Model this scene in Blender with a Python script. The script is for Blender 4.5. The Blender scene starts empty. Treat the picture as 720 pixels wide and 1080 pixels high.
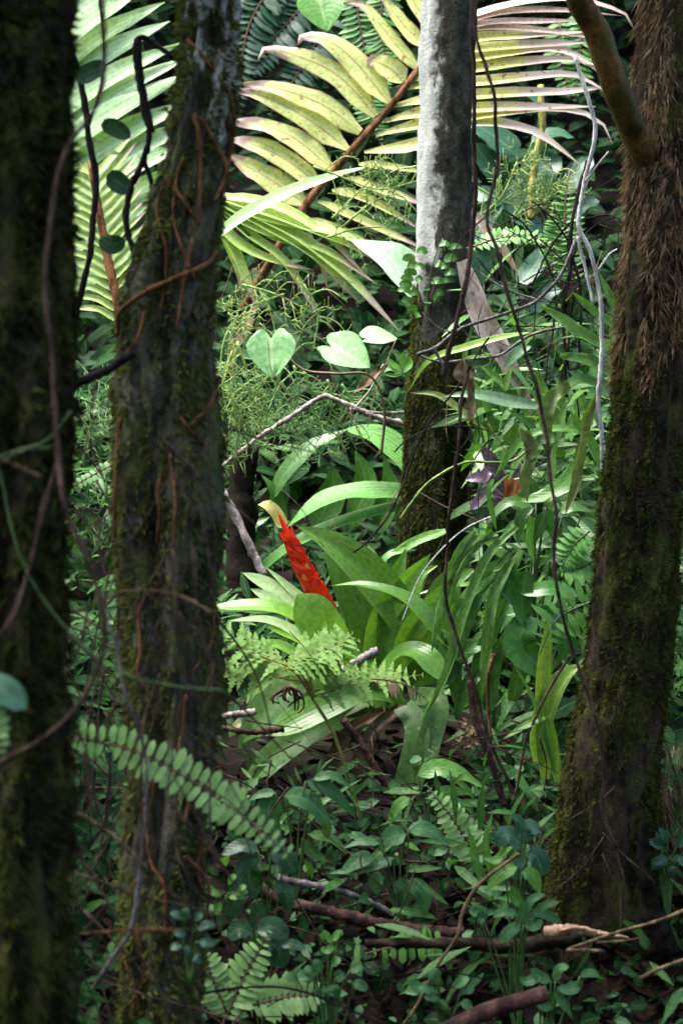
import bpy, math, random
from mathutils import Vector as V, noise, Matrix
R = random.Random(11)
SC = bpy.context.scene
COL = SC.collection
K = 0.5/720.0          # metres per photo pixel at one metre
CZ = 1.5               # eye height

def P(px, py, d):
    return V(((px-360)*K*d, d, CZ-(py-540)*K*d))
def PP(pts, d):
    return [P(p[0], p[1], d+(p[2] if len(p) > 2 else 0.0)) for p in pts]
def lerp(a, b, t): return a+(b-a)*t
def interp(tab, x):
    if x <= tab[0][0]: return tab[0][1]
    for (a, b), (c, e) in zip(tab, tab[1:]):
        if x <= c: return lerp(b, e, (x-a)/(c-a))
    return tab[-1][1]

GT = [(-40, -1.5), (-6, -0.3), (0, 0.0), (1.6, .16), (2.2, .34), (2.6, .50), (2.9, .63), (3.3, .72), (3.8, .80), (4.5, 1.08), (5.4, 1.5),
      (6.3, 2.2), (7.5, 3.6), (9, 5.4), (12, 8.0), (20, 12), (45, 18), (90, 22)]
def G(x, y):
    z = (interp(GT, y-.12)+interp(GT, y)+interp(GT, y+.12))/3
    z += .05*noise.noise(V((x*1.3, y*1.3, 3.1)))+.025*noise.noise(V((x*5, y*5, 8.1)))
    return z

# ------------------------------------------------------------------ mesh builder
class MB:
    def __init__(s): s.v = []; s.f = []; s.uv = []
    def grid(s, rows, uvs, closed=False):
        b = len(s.v); m = len(rows[0])
        for r, q in zip(rows, uvs):
            s.v.extend(r); s.uv.extend(q)
        for i in range(len(rows)-1):
            for j in range(m if closed else m-1):
                j2 = (j+1) % m
                s.f.append((b+i*m+j, b+i*m+j2, b+(i+1)*m+j2, b+(i+1)*m+j))
    def tri(s, a, b, c):
        n = len(s.v); s.v += [a, b, c]; s.uv += [(0, 0), (1, 0), (.5, 1)]; s.f.append((n, n+1, n+2))
    def build(s, name, mat, parent=None, smooth=True):
        me = bpy.data.meshes.new(name)
        o = V((0, 0, 0)) if parent is None else world_loc(parent)
        me.from_pydata([(p[0]-o.x, p[1]-o.y, p[2]-o.z) for p in s.v], [], s.f)
        uvl = me.uv_layers.new(name='UVMap')
        idx = [0]*len(me.loops); me.loops.foreach_get('vertex_index', idx)
        flat = []
        for i in idx: flat.extend(s.uv[i])
        uvl.data.foreach_set('uv', flat)
        if smooth: me.polygons.foreach_set('use_smooth', [True]*len(me.polygons))
        me.materials.append(mat); me.update()
        ob = bpy.data.objects.new(name, me); COL.objects.link(ob)
        if parent: ob.parent = parent
        return ob
def world_loc(o):
    l = V(o.location)
    while o.parent: o = o.parent; l = l+V(o.location)
    return l
def thing(name, label, cat, loc, group=None):
    o = bpy.data.objects.new(name, None); COL.objects.link(o)
    o.location = loc; o.empty_display_size = .05
    o['label'] = label; o['category'] = cat
    if group: o['group'] = group
    return o
def tag(o, label, cat, group=None):
    o['label'] = label; o['category'] = cat
    if group: o['group'] = group
    return o
def kind(o, k): o['kind'] = k; return o

def spline(pts, n):
    pts = [V(p) for p in pts]
    if len(pts) == 2:
        return [pts[0].lerp(pts[1], i/n) for i in range(n+1)]
    e = [pts[0]*2-pts[1]]+pts+[pts[-1]*2-pts[-2]]
    fine = []
    for i in range(1, len(e)-2):
        a, b, c, d = e[i-1], e[i], e[i+1], e[i+2]
        for k in range(12):
            t = k/12
            fine.append(.5*((2*b)+(c-a)*t+(2*a-5*b+4*c-d)*t*t+(3*b-a-3*c+d)*t*t*t))
    fine.append(pts[-1])
    L = [0]
    for a, b in zip(fine, fine[1:]): L.append(L[-1]+(b-a).length)
    out = []; j = 0
    for i in range(n+1):
        s = L[-1]*i/n
        while j < len(L)-2 and L[j+1] < s: j += 1
        t = (s-L[j])/max(1e-9, L[j+1]-L[j])
        out.append(fine[j].lerp(fine[j+1], min(1, t)))
    return out
def tangents(C):
    n = len(C)
    return [((C[min(i+1, n-1)]-C[max(i-1, 0)]).normalized() if (C[min(i+1, n-1)]-C[max(i-1, 0)]).length > 1e-9 else V((0, 0, 1))) for i in range(n)]

def tube(mb, pts, r0, r1, sides=6, n=None, knob=.12, wob=0.0):
    if n is None: n = max(6, 5*len(pts))
    C = spline(pts, n)
    s0 = R.random()*50
    if wob:
        C = [c+V((noise.noise(c*9+V((s0, 0, 0))), noise.noise(c*9+V((0, s0, 7))), noise.noise(c*9+V((3, 1, s0)))))*wob for c in C]
    T = tangents(C)
    up = V((0, -1, .2)); rows = []; uvs = []
    for i, (c, t) in enumerate(zip(C, T)):
        a = t.cross(up)
        if a.length < 1e-4: a = t.cross(V((1, 0, 0)))
        a.normalize(); b = a.cross(t).normalized(); up = b
        v = i/n; r = lerp(r0, r1, v)
        row = []
        for j in range(sides):
            th = 2*math.pi*j/sides
            rr = r*(1+knob*2*noise.noise(V((i*.7+s0, j*1.3, s0))))
            row.append(c+a*(math.cos(th)*rr)+b*(math.sin(th)*rr))
        rows.append(row); uvs.append([(j/sides, v) for j in range(sides)])
    mb.grid(rows, uvs, True)
    base = len(mb.v)
    mb.f.append(tuple(range(base-sides, base)))
    mb.f.append(tuple(reversed(range(base-sides*(n+1), base-sides*n))))

def lance(v): return max(0.0, math.sin(math.pi*min(1, v)**.8))**.9
def strap(v): return min(1, .55+v*3)*max(0, 1-max(0, (v-.55)/.45)**2.2)
def leaflet(v): return min(1, .3+v*4)*max(0, 1-v**3.5)
def oval(v): return math.sqrt(max(0, 1-(2*v-1)**2))**.85*(1-.15*v)
def acum(v): return (max(0, math.sin(math.pi*v**.62))**.8)*(1-.25*v)
def obl(v): return min(1, (v/.15)**.5 if v > 0 else 0)*max(0, 1-max(0, (v-.7)/.3)**2)
def bromeleaf(v): return min(1, .75+.5*v)*(1-max(0, (v-.72)/.28)**2.4)
def bromtip(v): return min(1, .7+.6*v)*(1-max(0, (v-.45)/.55)**2.3)
def spike(v): return max(0, 1-v)**.7*min(1, .4+3*v)

def blade(mb, pts, w, nrm=(0, -.8, .6), prof=lance, n=8, fold=.18, wave=0.0, twist=0.0, m=4, freq=6.0):
    """a leaf blade along the centre line pts, half width w"""
    C = spline(pts, n); T = tangents(C); nrm = V(nrm).normalized(); s0 = R.random()*90
    rows = []; uvs = []
    for i, (c, t) in enumerate(zip(C, T)):
        v = i/n
        s = t.cross(nrm)
        if s.length < 1e-3: s = t.cross(V((1, 0, .3)))
        s.normalize(); u = s.cross(t).normalized()
        if twist:
            q = Matrix.Rotation(twist*v, 3, t); s = q @ s; u = q @ u
        ww = max(w*prof(v), w*.015); row = []; q = []
        for j in range(m+1):
            a = 2*j/m-1
            h = fold*abs(a)*ww
            if wave: h += wave*w*abs(a)*noise.noise(V((v*freq+s0, a*1.5, s0)))*1.6
            row.append(c+s*(a*ww)+u*h); q.append((j/m, v))
        rows.append(row); uvs.append(q)
    mb.grid(rows, uvs)
def quick(mb, b, dirv, L, w, nrm, prof=None, bend=.25):
    """cheap leaf: 3 segments, 2 across"""
    t = dirv.normalized(); s = t.cross(nrm)
    if s.length < 1e-3: s = V((1, 0, 0))
    s.normalize(); u = s.cross(t)
    rows = []; uvs = []
    for v, k in ((0, .12), (.3, .9), (.65, .85), (1, .04)):
        c = b+t*(L*v)-u*(bend*L*v*v)
        rows.append([c-s*(w*k)+u*(.2*w*k), c, c+s*(w*k)+u*(.2*w*k)]); uvs.append([(0, v), (.5, v), (1, v)])
    mb.grid(rows, uvs)

# ------------------------------------------------------------------ materials
def newmat(name):
    m = bpy.data.materials.new(name); m.use_nodes = True
    nt = m.node_tree; nt.nodes.clear()
    return m, nt, nt.nodes, nt.links
def nd(nt, t, **kw):
    n = nt.nodes.new(t)
    for k, v in kw.items():
        if k.startswith('i_'): n.inputs[k[2:].replace('_', ' ')].default_value = v
        else: setattr(n, k, v)
    return n
def mixc(nt, fac, a, b, blend='MIX'):
    n = nt.nodes.new('ShaderNodeMix'); n.data_type = 'RGBA'; n.blend_type = blend
    for sock, val in ((n.inputs[0], fac), (n.inputs[6], a), (n.inputs[7], b)):
        if isinstance(val, (int, float)): sock.default_value = val
        elif isinstance(val, tuple): sock.default_value = (*val, 1) if len(val) == 3 else val
        else: nt.links.new(val, sock)
    return n.outputs[2]
def math_(nt, op, a, b=0.0, c=0.0, clamp=False):
    n = nt.nodes.new('ShaderNodeMath'); n.operation = op; n.use_clamp = clamp
    for i, val in enumerate((a, b, c)):
        if isinstance(val, (int, float)): n.inputs[i].default_value = val
        else: nt.links.new(val, n.inputs[i])
    return n.outputs[0]
def ramp(nt, x, lo, hi):
    n = nt.nodes.new('ShaderNodeMapRange'); n.interpolation_type = 'SMOOTHSTEP'
    nt.links.new(x, n.inputs[0]); n.inputs[1].default_value = lo; n.inputs[2].default_value = hi
    return n.outputs[0]
def tex(nt, coord, scale, detail=4, rough=.6):
    n = nd(nt, 'ShaderNodeTexNoise'); n.inputs['Scale'].default_value = scale; n.inputs['Detail'].default_value = detail; n.inputs['Roughness'].default_value = rough
    nt.links.new(coord, n.inputs['Vector']); return n.outputs['Fac']

def leafmat(name, c1, c2, rough=.36, trans=.35, tip=None, tip_at=.8, tip_w=.25, rib=None, ribs=0, spots=0.0, spotc=(.12, .07, .03), spec=.36, edge=None, feather=0.0, ribk=.25):
    m, nt, N, L = newmat(name)
    uv = nd(nt, 'ShaderNodeUVMap'); sep = nd(nt, 'ShaderNodeSeparateXYZ'); L.new(uv.outputs[0], sep.inputs[0])
    U, Vv = sep.outputs[0], sep.outputs[1]
    geo = nd(nt, 'ShaderNodeNewGeometry'); rnd = geo.outputs['Random Per Island']
    tc = nd(nt, 'ShaderNodeTexCoord'); oc = tc.outputs['Object']
    n1 = tex(nt, oc, 14, 3); n2 = tex(nt, oc, 70, 4)
    f = math_(nt, 'ADD', math_(nt, 'MULTIPLY', rnd, .65), math_(nt, 'MULTIPLY', n1, .55))
    f = math_(nt, 'SUBTRACT', f, .1, clamp=True)
    col = mixc(nt, f, c1, c2)
    col = mixc(nt, ramp(nt, n2, .35, .75), col, tuple(x*.72 for x in c1))
    d = math_(nt, 'ABSOLUTE', math_(nt, 'SUBTRACT', U, .5))
    height = n2
    if ribs:
        st = math_(nt, 'SINE', math_(nt, 'MULTIPLY', U, ribs*6.2832))
        height = math_(nt, 'ADD', math_(nt, 'MULTIPLY', st, .35*ribk*2), math_(nt, 'MULTIPLY', n2, .3))
        col = mixc(nt, math_(nt, 'MULTIPLY', ramp(nt, st, .2, 1.0), ribk), col, tuple(min(1, x*1.35) for x in c2))
    if feather:
        st = math_(nt, 'SINE', math_(nt, 'MULTIPLY', math_(nt, 'SUBTRACT', Vv, math_(nt, 'MULTIPLY', d, .5)), feather*6.2832))
        height = math_(nt, 'ADD', math_(nt, 'MULTIPLY', st, .15), math_(nt, 'MULTIPLY', n2, .3))
        col = mixc(nt, math_(nt, 'MULTIPLY', ramp(nt, st, .8, 1.0), .16), col, tuple(min(1, x*1.4) for x in c2))
    if rib:
        col = mixc(nt, math_(nt, 'MULTIPLY', math_(nt, 'SUBTRACT', 1.0, ramp(nt, d, .012, .05)), .75), col, rib)
    if edge:
        col = mixc(nt, math_(nt, 'MULTIPLY', ramp(nt, math_(nt, 'ADD', d, math_(nt, 'MULTIPLY', n1, .1)), .44, .56), .8), col, edge)
    if tip:
        q = math_(nt, 'ADD', Vv, math_(nt, 'MULTIPLY', math_(nt, 'SUBTRACT', n1, .5), .5))
        q = math_(nt, 'ADD', q, math_(nt, 'MULTIPLY', math_(nt, 'SUBTRACT', rnd, .5), .35))
        q = math_(nt, 'ADD', q, math_(nt, 'MULTIPLY', d, .25))
        col = mixc(nt, ramp(nt, q, tip_at, tip_at+tip_w), col, tip)
    if spots:
        vo = tex(nt, oc, 42, 2, .5)
        col = mixc(nt, ramp(nt, vo, .74-spots*.3, .80-spots*.3), col, spotc)
    bp = nd(nt, 'ShaderNodeBump'); bp.inputs['Strength'].default_value = .25; bp.inputs['Distance'].default_value = .004
    L.new(height, bp.inputs['Height'])
    pb = nd(nt, 'ShaderNodeBsdfPrincipled'); L.new(col, pb.inputs['Base Color']); L.new(bp.outputs[0], pb.inputs['Normal'])
    pb.inputs['Specular IOR Level'].default_value = spec
    rr = math_(nt, 'ADD', rough-.1, math_(nt, 'MULTIPLY', n1, .2)); L.new(rr, pb.inputs['Roughness'])
    tr = nd(nt, 'ShaderNodeBsdfTranslucent'); L.new(mixc(nt, 1.0, col, (1.25, 1.3, .6), 'MULTIPLY'), tr.inputs['Color'])
    mx = nd(nt, 'ShaderNodeMixShader'); mx.inputs[0].default_value = trans
    L.new(pb.outputs[0], mx.inputs[1]); L.new(tr.outputs[0], mx.inputs[2])
    out = nd(nt, 'ShaderNodeOutputMaterial'); L.new(mx.outputs[0], out.inputs[0])
    return m

def barkmat(name, dark, mid, moss, moss_amt=.5, pale=None, pale_lo=.6, pale_hi=.7, pale_x=0.0, pale_z=None, stretch=.35, scale=18, rough=.9, bump=.6, spec=.08):
    m, nt, N, L = newmat(name)
    tc = nd(nt, 'ShaderNodeTexCoord'); mp = nd(nt, 'ShaderNodeMapping'); mp.inputs['Scale'].default_value = (1, 1, stretch)
    oc = tc.outputs['Object']; L.new(oc, mp.inputs[0])
    n1 = tex(nt, mp.outputs[0], scale, 8, .65); n2 = tex(nt, oc, scale*.5, 6, .65); n3 = tex(nt, oc, scale*5, 5, .7); n4 = tex(nt, oc, scale*.22, 4, .6)
    col = mixc(nt, ramp(nt, n1, .38, .62), dark, mid)
    col = mixc(nt, math_(nt, 'MULTIPLY', ramp(nt, n3, .42, .62), .55), col, tuple(x*.35 for x in dark))
    mf = ramp(nt, math_(nt, 'ADD', math_(nt, 'MULTIPLY', n2, .6), math_(nt, 'MULTIPLY', n4, .4)), .66-.3*moss_amt, .76-.3*moss_amt)
    mc = mixc(nt, ramp(nt, n3, .3, .7), tuple(x*.45 for x in moss), tuple(x*1.25 for x in moss))
    col = mixc(nt, math_(nt, 'MULTIPLY', mf, .9), col, mc)
    if pale:
        sp = nd(nt, 'ShaderNodeSeparateXYZ'); L.new(oc, sp.inputs[0])
        q = math_(nt, 'ADD', math_(nt, 'MULTIPLY', n1, .55), math_(nt, 'MULTIPLY', n2, .45))
        q = math_(nt, 'SUBTRACT', q, math_(nt, 'MULTIPLY', sp.outputs[0], pale_x))
        if pale_z: q = math_(nt, 'ADD', q, math_(nt, 'SUBTRACT', math_(nt, 'MULTIPLY', ramp(nt, sp.outputs[2], pale_z[0], pale_z[1]), .5), .5))
        pc = mixc(nt, n3, tuple(x*.6 for x in pale), tuple(min(.85, x*1.25) for x in pale))
        col = mixc(nt, ramp(nt, q, pale_lo, pale_hi), col, pc)
    h = math_(nt, 'ADD', math_(nt, 'MULTIPLY', n1, .6), math_(nt, 'MULTIPLY', n3, .35))
    bp = nd(nt, 'ShaderNodeBump'); bp.inputs['Strength'].default_value = bump; bp.inputs['Distance'].default_value = .03; L.new(h, bp.inputs['Height'])
    pb = nd(nt, 'ShaderNodeBsdfPrincipled'); L.new(col, pb.inputs['Base Color']); L.new(bp.outputs[0], pb.inputs['Normal'])
    pb.inputs['Roughness'].default_value = rough; pb.inputs['Specular IOR Level'].default_value = spec
    out = nd(nt, 'ShaderNodeOutputMaterial'); L.new(pb.outputs[0], out.inputs[0])
    return m

M = {}
M['soil'] = barkmat('soil', (.005, .004, .003), (.014, .010, .007), (.012, .018, .005), .35, stretch=1, scale=9)  # dark humus, taken near black so the colour holds the ground's shade
M['moss_bark'] = barkmat('moss_bark', (.016, .014, .009), (.055, .046, .030), (.075, .080, .018), .72, scale=30, bump=.9, pale=(.26, .27, .22), pale_lo=.69, pale_hi=.75)
M['moss_bark_pale'] = barkmat('moss_bark_pale', (.034, .032, .022), (.155, .145, .105), (.10, .118, .034), .6, scale=30, bump=.9, pale=(.50, .49, .45), pale_lo=.57, pale_hi=.63, pale_x=-1.2, pale_z=(1.3, 1.85))
M['grey_bark'] = barkmat('grey_bark', (.020, .019, .015), (.055, .055, .042), (.045, .05, .018), .35, pale=(.29, .30, .275), pale_lo=.41, pale_hi=.54, pale_x=3.2, pale_z=(.85, 1.35), stretch=.7, scale=24)
M['fern_bark'] = barkmat('fern_bark', (.018, .014, .009), (.085, .060, .036), (.090, .098, .022), .6, scale=34, stretch=.4, bump=1.0)
M['moss'] = leafmat('moss', (.058, .070, .016), (.16, .17, .050), rough=.9, trans=.25, spec=.03)
M['moss_dark'] = leafmat('moss_dark', (.026, .032, .006), (.085, .090, .020), rough=.9, trans=.2, spec=.03)
M['fibre'] = leafmat('fibre', (.06, .030, .014), (.48, .29, .15), rough=.75, trans=.1, spec=.2)
M['root'] = barkmat('root', (.07, .030, .014), (.26, .12, .055), (.05, .04, .02), .1, scale=40)
M['vine'] = barkmat('vine', (.030, .020, .015), (.125, .080, .058), (.05, .045, .02), .2, scale=45)
M['vine_dark'] = barkmat('vine_dark', (.010, .009, .009), (.035, .028, .025), (.025, .03, .012), .25, scale=40)
M['twig_grey'] = barkmat('twig_grey', (.08, .07, .065), (.24, .22, .21), (.1, .1, .06), .1, scale=40)
M['twig_tan'] = barkmat('twig_tan', (.10, .065, .035), (.30, .20, .115), (.1, .1, .05), .05, scale=40)
M['lichen_twig'] = barkmat('lichen_twig', (.42, .40, .37), (.74, .72, .68), (.1, .12, .05), .1, scale=50)
M['stick_mauve'] = barkmat('stick_mauve', (.20, .15, .145), (.52, .43, .41), (.1, .08, .05), .05, scale=35, stretch=.2)
M['stick_red'] = barkmat('stick_red', (.03, .016, .013), (.12, .058, .045), (.03, .025, .015), .1, scale=30, stretch=.2, rough=.5)
M['stalk_brown'] = barkmat('stalk_brown', (.045, .024, .008), (.20, .10, .028), (.07, .065, .014), .5, scale=14, stretch=.15, rough=.5, bump=.2)
M['log'] = barkmat('log', (.015, .010, .007), (.05, .034, .022), (.03, .035, .012), .3, scale=22)
M['wood_broken'] = barkmat('wood_broken', (.22, .12, .07), (.58, .38, .25), (.2, .1, .05), .05, scale=24, stretch=.25)
M['green_stem'] = leafmat('green_stem', (.035, .085, .02), (.075, .15, .035), rough=.5, trans=.1)
M['yellow_stem'] = leafmat('yellow_stem', (.18, .17, .03), (.30, .24, .05), rough=.5, trans=.1)
M['lime_stem'] = leafmat('lime_stem', (.13, .22, .04), (.22, .30, .06), rough=.5, trans=.1)
M['brown_stem'] = leafmat('brown_stem', (.10, .055, .03), (.20, .11, .055), rough=.6, trans=.05)
M['palm_yellow'] = leafmat('palm_yellow', (.54, .62, .18), (.74, .74, .32), rough=.4, trans=.38, tip=(.36, .25, .22), tip_at=.79, tip_w=.12, rib=(.40, .20, .10), spots=.34, spotc=(.34, .20, .10), edge=(.36, .24, .13), ribs=4, ribk=.12)
M['palm_dry'] = leafmat('palm_dry', (.54, .56, .14), (.70, .64, .24), rough=.5, trans=.3, tip=(.48, .38, .33), tip_at=.56, tip_w=.16, rib=(.34, .19, .12), spots=.35, spotc=(.24, .13, .07), ribs=4)
M['palm_brown'] = leafmat('palm_brown', (.30, .19, .14), (.54, .42, .36), rough=.55, trans=.2, ribs=4)
M['palm_green'] = leafmat('palm_green', (.30, .50, .22), (.48, .62, .34), rough=.33, trans=.40, rib=(.42, .52, .28), ribs=4)
M['palm_droop'] = leafmat('palm_droop', (.28, .46, .12), (.50, .56, .20), rough=.35, trans=.35, tip=(.36, .27, .23), tip_at=.84, tip_w=.1, rib=(.5, .5, .25), ribs=4)
M['brom'] = leafmat('brom', (.05, .145, .02), (.10, .21, .03), rough=.30, trans=.28, feather=0, spots=.16, spotc=(.10, .16, .03), ribs=7, ribk=.16)
M['brom_mid'] = leafmat('brom_mid', (.075, .20, .025), (.13, .26, .04), rough=.30, trans=.3, spots=.14, spotc=(.15, .22, .05), ribs=7, ribk=.16, tip=(.24, .17, .06), tip_at=1.12, tip_w=.12)
M['brom_lime'] = leafmat('brom_lime', (.13, .30, .035), (.20, .38, .05), rough=.30, trans=.35, ribs=6, ribk=.06)
M['brom_pale'] = leafmat('brom_pale', (.30, .46, .18), (.40, .54, .26), rough=.28, trans=.35, ribs=6, ribk=.06)
M['brom_wet'] = leafmat('brom_wet', (.052, .135, .024), (.10, .20, .042), rough=.5, trans=.25, spots=.25, spotc=(.20, .27, .11), ribs=5, ribk=.06, tip=(.24, .17, .07), tip_at=1.05, tip_w=.15)
M['bract'] = leafmat('bract', (.74, .012, .008), (.92, .075, .016), rough=.34, edge=(.60, .012, .006), ribs=3, ribk=.1, trans=.15, tip=(.85, .20, .015), tip_at=1.05, tip_w=.25)
M['bract_yellow'] = leafmat('bract_yellow', (.84, .20, .015), (.86, .32, .03), rough=.4, trans=.15)
M['dead_yellow'] = leafmat('dead_yellow', (.55, .48, .13), (.68, .58, .22), rough=.5, trans=.3, tip=(.3, .2, .1), tip_at=1.0)
M['pleat'] = leafmat('pleat', (.075, .22, .05), (.15, .33, .085), rough=.48, spec=.25, trans=.35, ribs=8, ribk=.45)
M['pleat_blue'] = leafmat('pleat_blue', (.085, .23, .085), (.15, .31, .12), rough=.28, trans=.3, ribs=4)
M['leaf_mid'] = leafmat('leaf_mid', (.040, .125, .022), (.075, .19, .032), rough=.33, trans=.32, rib=(.12, .24, .06), feather=9)
M['leaf_bright'] = leafmat('leaf_bright', (.075, .22, .030), (.13, .30, .050), rough=.33, trans=.38, rib=(.2, .34, .1), feather=9)
M['leaf_dark'] = leafmat('leaf_dark', (.016, .055, .020), (.032, .090, .030), rough=.28, trans=.22, rib=(.06, .13, .05), feather=8)
M['leaf_gloss'] = leafmat('leaf_gloss', (.04, .15, .025), (.07, .20, .035), rough=.22, trans=.25, rib=(.1, .24, .06))
M['leaf_teal'] = leafmat('leaf_teal', (.025, .085, .045), (.045, .125, .062), rough=.36, trans=.28, rib=(.08, .17, .08), feather=8)
M['leaf_heart'] = leafmat('leaf_heart', (.20, .43, .17), (.30, .53, .24), rough=.42, trans=.35, spots=.06, spotc=(.3, .42, .16), rib=(.36, .56, .28), feather=5)
M['leaf_pale'] = leafmat('leaf_pale', (.30, .48, .28), (.42, .58, .38), rough=.3, trans=.3, feather=26)
M['leaf_lime'] = leafmat('leaf_lime', (.17, .32, .04), (.28, .42, .07), rough=.36, trans=.4, ribs=4, tip=(.4, .33, .1), tip_at=1.05)
M['leaf_olive'] = leafmat('leaf_olive', (.09, .15, .03), (.19, .23, .07), rough=.45, trans=.3, spots=.25, spotc=(.2, .15, .08), tip=(.22, .14, .07), tip_at=.95)
M['strap'] = leafmat('strap', (.06, .17, .03), (.15, .28, .055), rough=.34, trans=.34, rib=(.16, .26, .08), tip=(.2, .14, .06), tip_at=1.08, spots=.06)
M['strap_glauc'] = leafmat('strap_glauc', (.11, .22, .12), (.18, .28, .16), rough=.34, trans=.25, rib=(.22, .32, .2))
M['purple'] = leafmat('purple', (.07, .04, .06), (.17, .115, .165), rough=.28, trans=.2)
M['orange_leaf'] = leafmat('orange_leaf', (.35, .10, .03), (.45, .18, .05), rough=.5, trans=.2)
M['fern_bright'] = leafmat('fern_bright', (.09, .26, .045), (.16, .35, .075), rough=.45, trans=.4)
M['fern_pale'] = leafmat('fern_pale', (.12, .24, .045), (.22, .34, .085), rough=.6, spec=.15, trans=.35, tip=(.30, .2, .1), tip_at=1.12, spots=.08)
M['fern_ladder'] = leafmat('fern_ladder', (.19, .37, .11), (.30, .47, .17), rough=.42, trans=.38, rib=(.2, .32, .12))
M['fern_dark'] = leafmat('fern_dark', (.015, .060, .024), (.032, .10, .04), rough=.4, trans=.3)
M['clubmoss'] = leafmat('clubmoss', (.20, .33, .08), (.36, .46, .15), rough=.5, trans=.3, tip=(.50, .60, .22), tip_at=.9, tip_w=.3)
M['clubmoss_dark'] = leafmat('clubmoss_dark', (.12, .25, .07), (.22, .37, .13), rough=.5, trans=.3, tip=(.42, .56, .24), tip_at=.95, tip_w=.3)
M['dead_leaf'] = leafmat('dead_leaf', (.075, .042, .022), (.20, .12, .065), rough=.65, trans=.15)
M['dead_tan'] = leafmat('dead_tan', (.10, .07, .035), (.24, .18, .10), rough=.6, trans=.1, spots=.3, spotc=(.05, .035, .02))
M['dead_mauve'] = leafmat('dead_mauve', (.33, .24, .24), (.50, .40, .39), rough=.45, trans=.12, ribs=3, spots=.1)
M['litter'] = leafmat('litter', (.006, .0045, .003), (.028, .018, .010), rough=.85, trans=.1, spec=.03)  # dead leaves, darkened so the forest floor's shade sits in the colour
M['canopy'] = leafmat('canopy', (.02, .06, .015), (.045, .11, .025), rough=.4, trans=.2)
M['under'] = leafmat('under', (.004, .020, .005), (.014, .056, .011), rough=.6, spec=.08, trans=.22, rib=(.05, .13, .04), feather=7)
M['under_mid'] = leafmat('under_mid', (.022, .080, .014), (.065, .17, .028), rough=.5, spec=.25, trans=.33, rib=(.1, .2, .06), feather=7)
M['herb'] = leafmat('herb', (.032, .115, .034), (.062, .165, .048), rough=.45, spec=.3, trans=.3, rib=(.09, .2, .08), feather=6)

# ------------------------------------------------------------------ ground
def axis(a, b, fa, fb, coarse, fine):
    out = []; x = a
    while x < b:
        out.append(x); x += fine if fa <= x < fb else coarse
    return out+[b]
xs = axis(-60, -6, 0, 0, 3, 3)[:-1]+axis(-6, 6, -1.8, 1.8, .3, .05)[:-1]+axis(6, 60, 0, 0, 3, 3)
ys = axis(-40, -4, 0, 0, 3, 3)[:-1]+axis(-4, 12, 1.6, 5.2, .25, .05)[:-1]+axis(12, 90, 0, 0, 3, 3)
mb = MB(); mb.grid([[V((x, y, G(x, y)+.012*noise.noise(V((x*17, y*17, 0))))) for x in xs] for y in ys], [[(x, y) for x in xs] for y in ys])
kind(mb.build('ground', M['soil']), 'structure')

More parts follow.
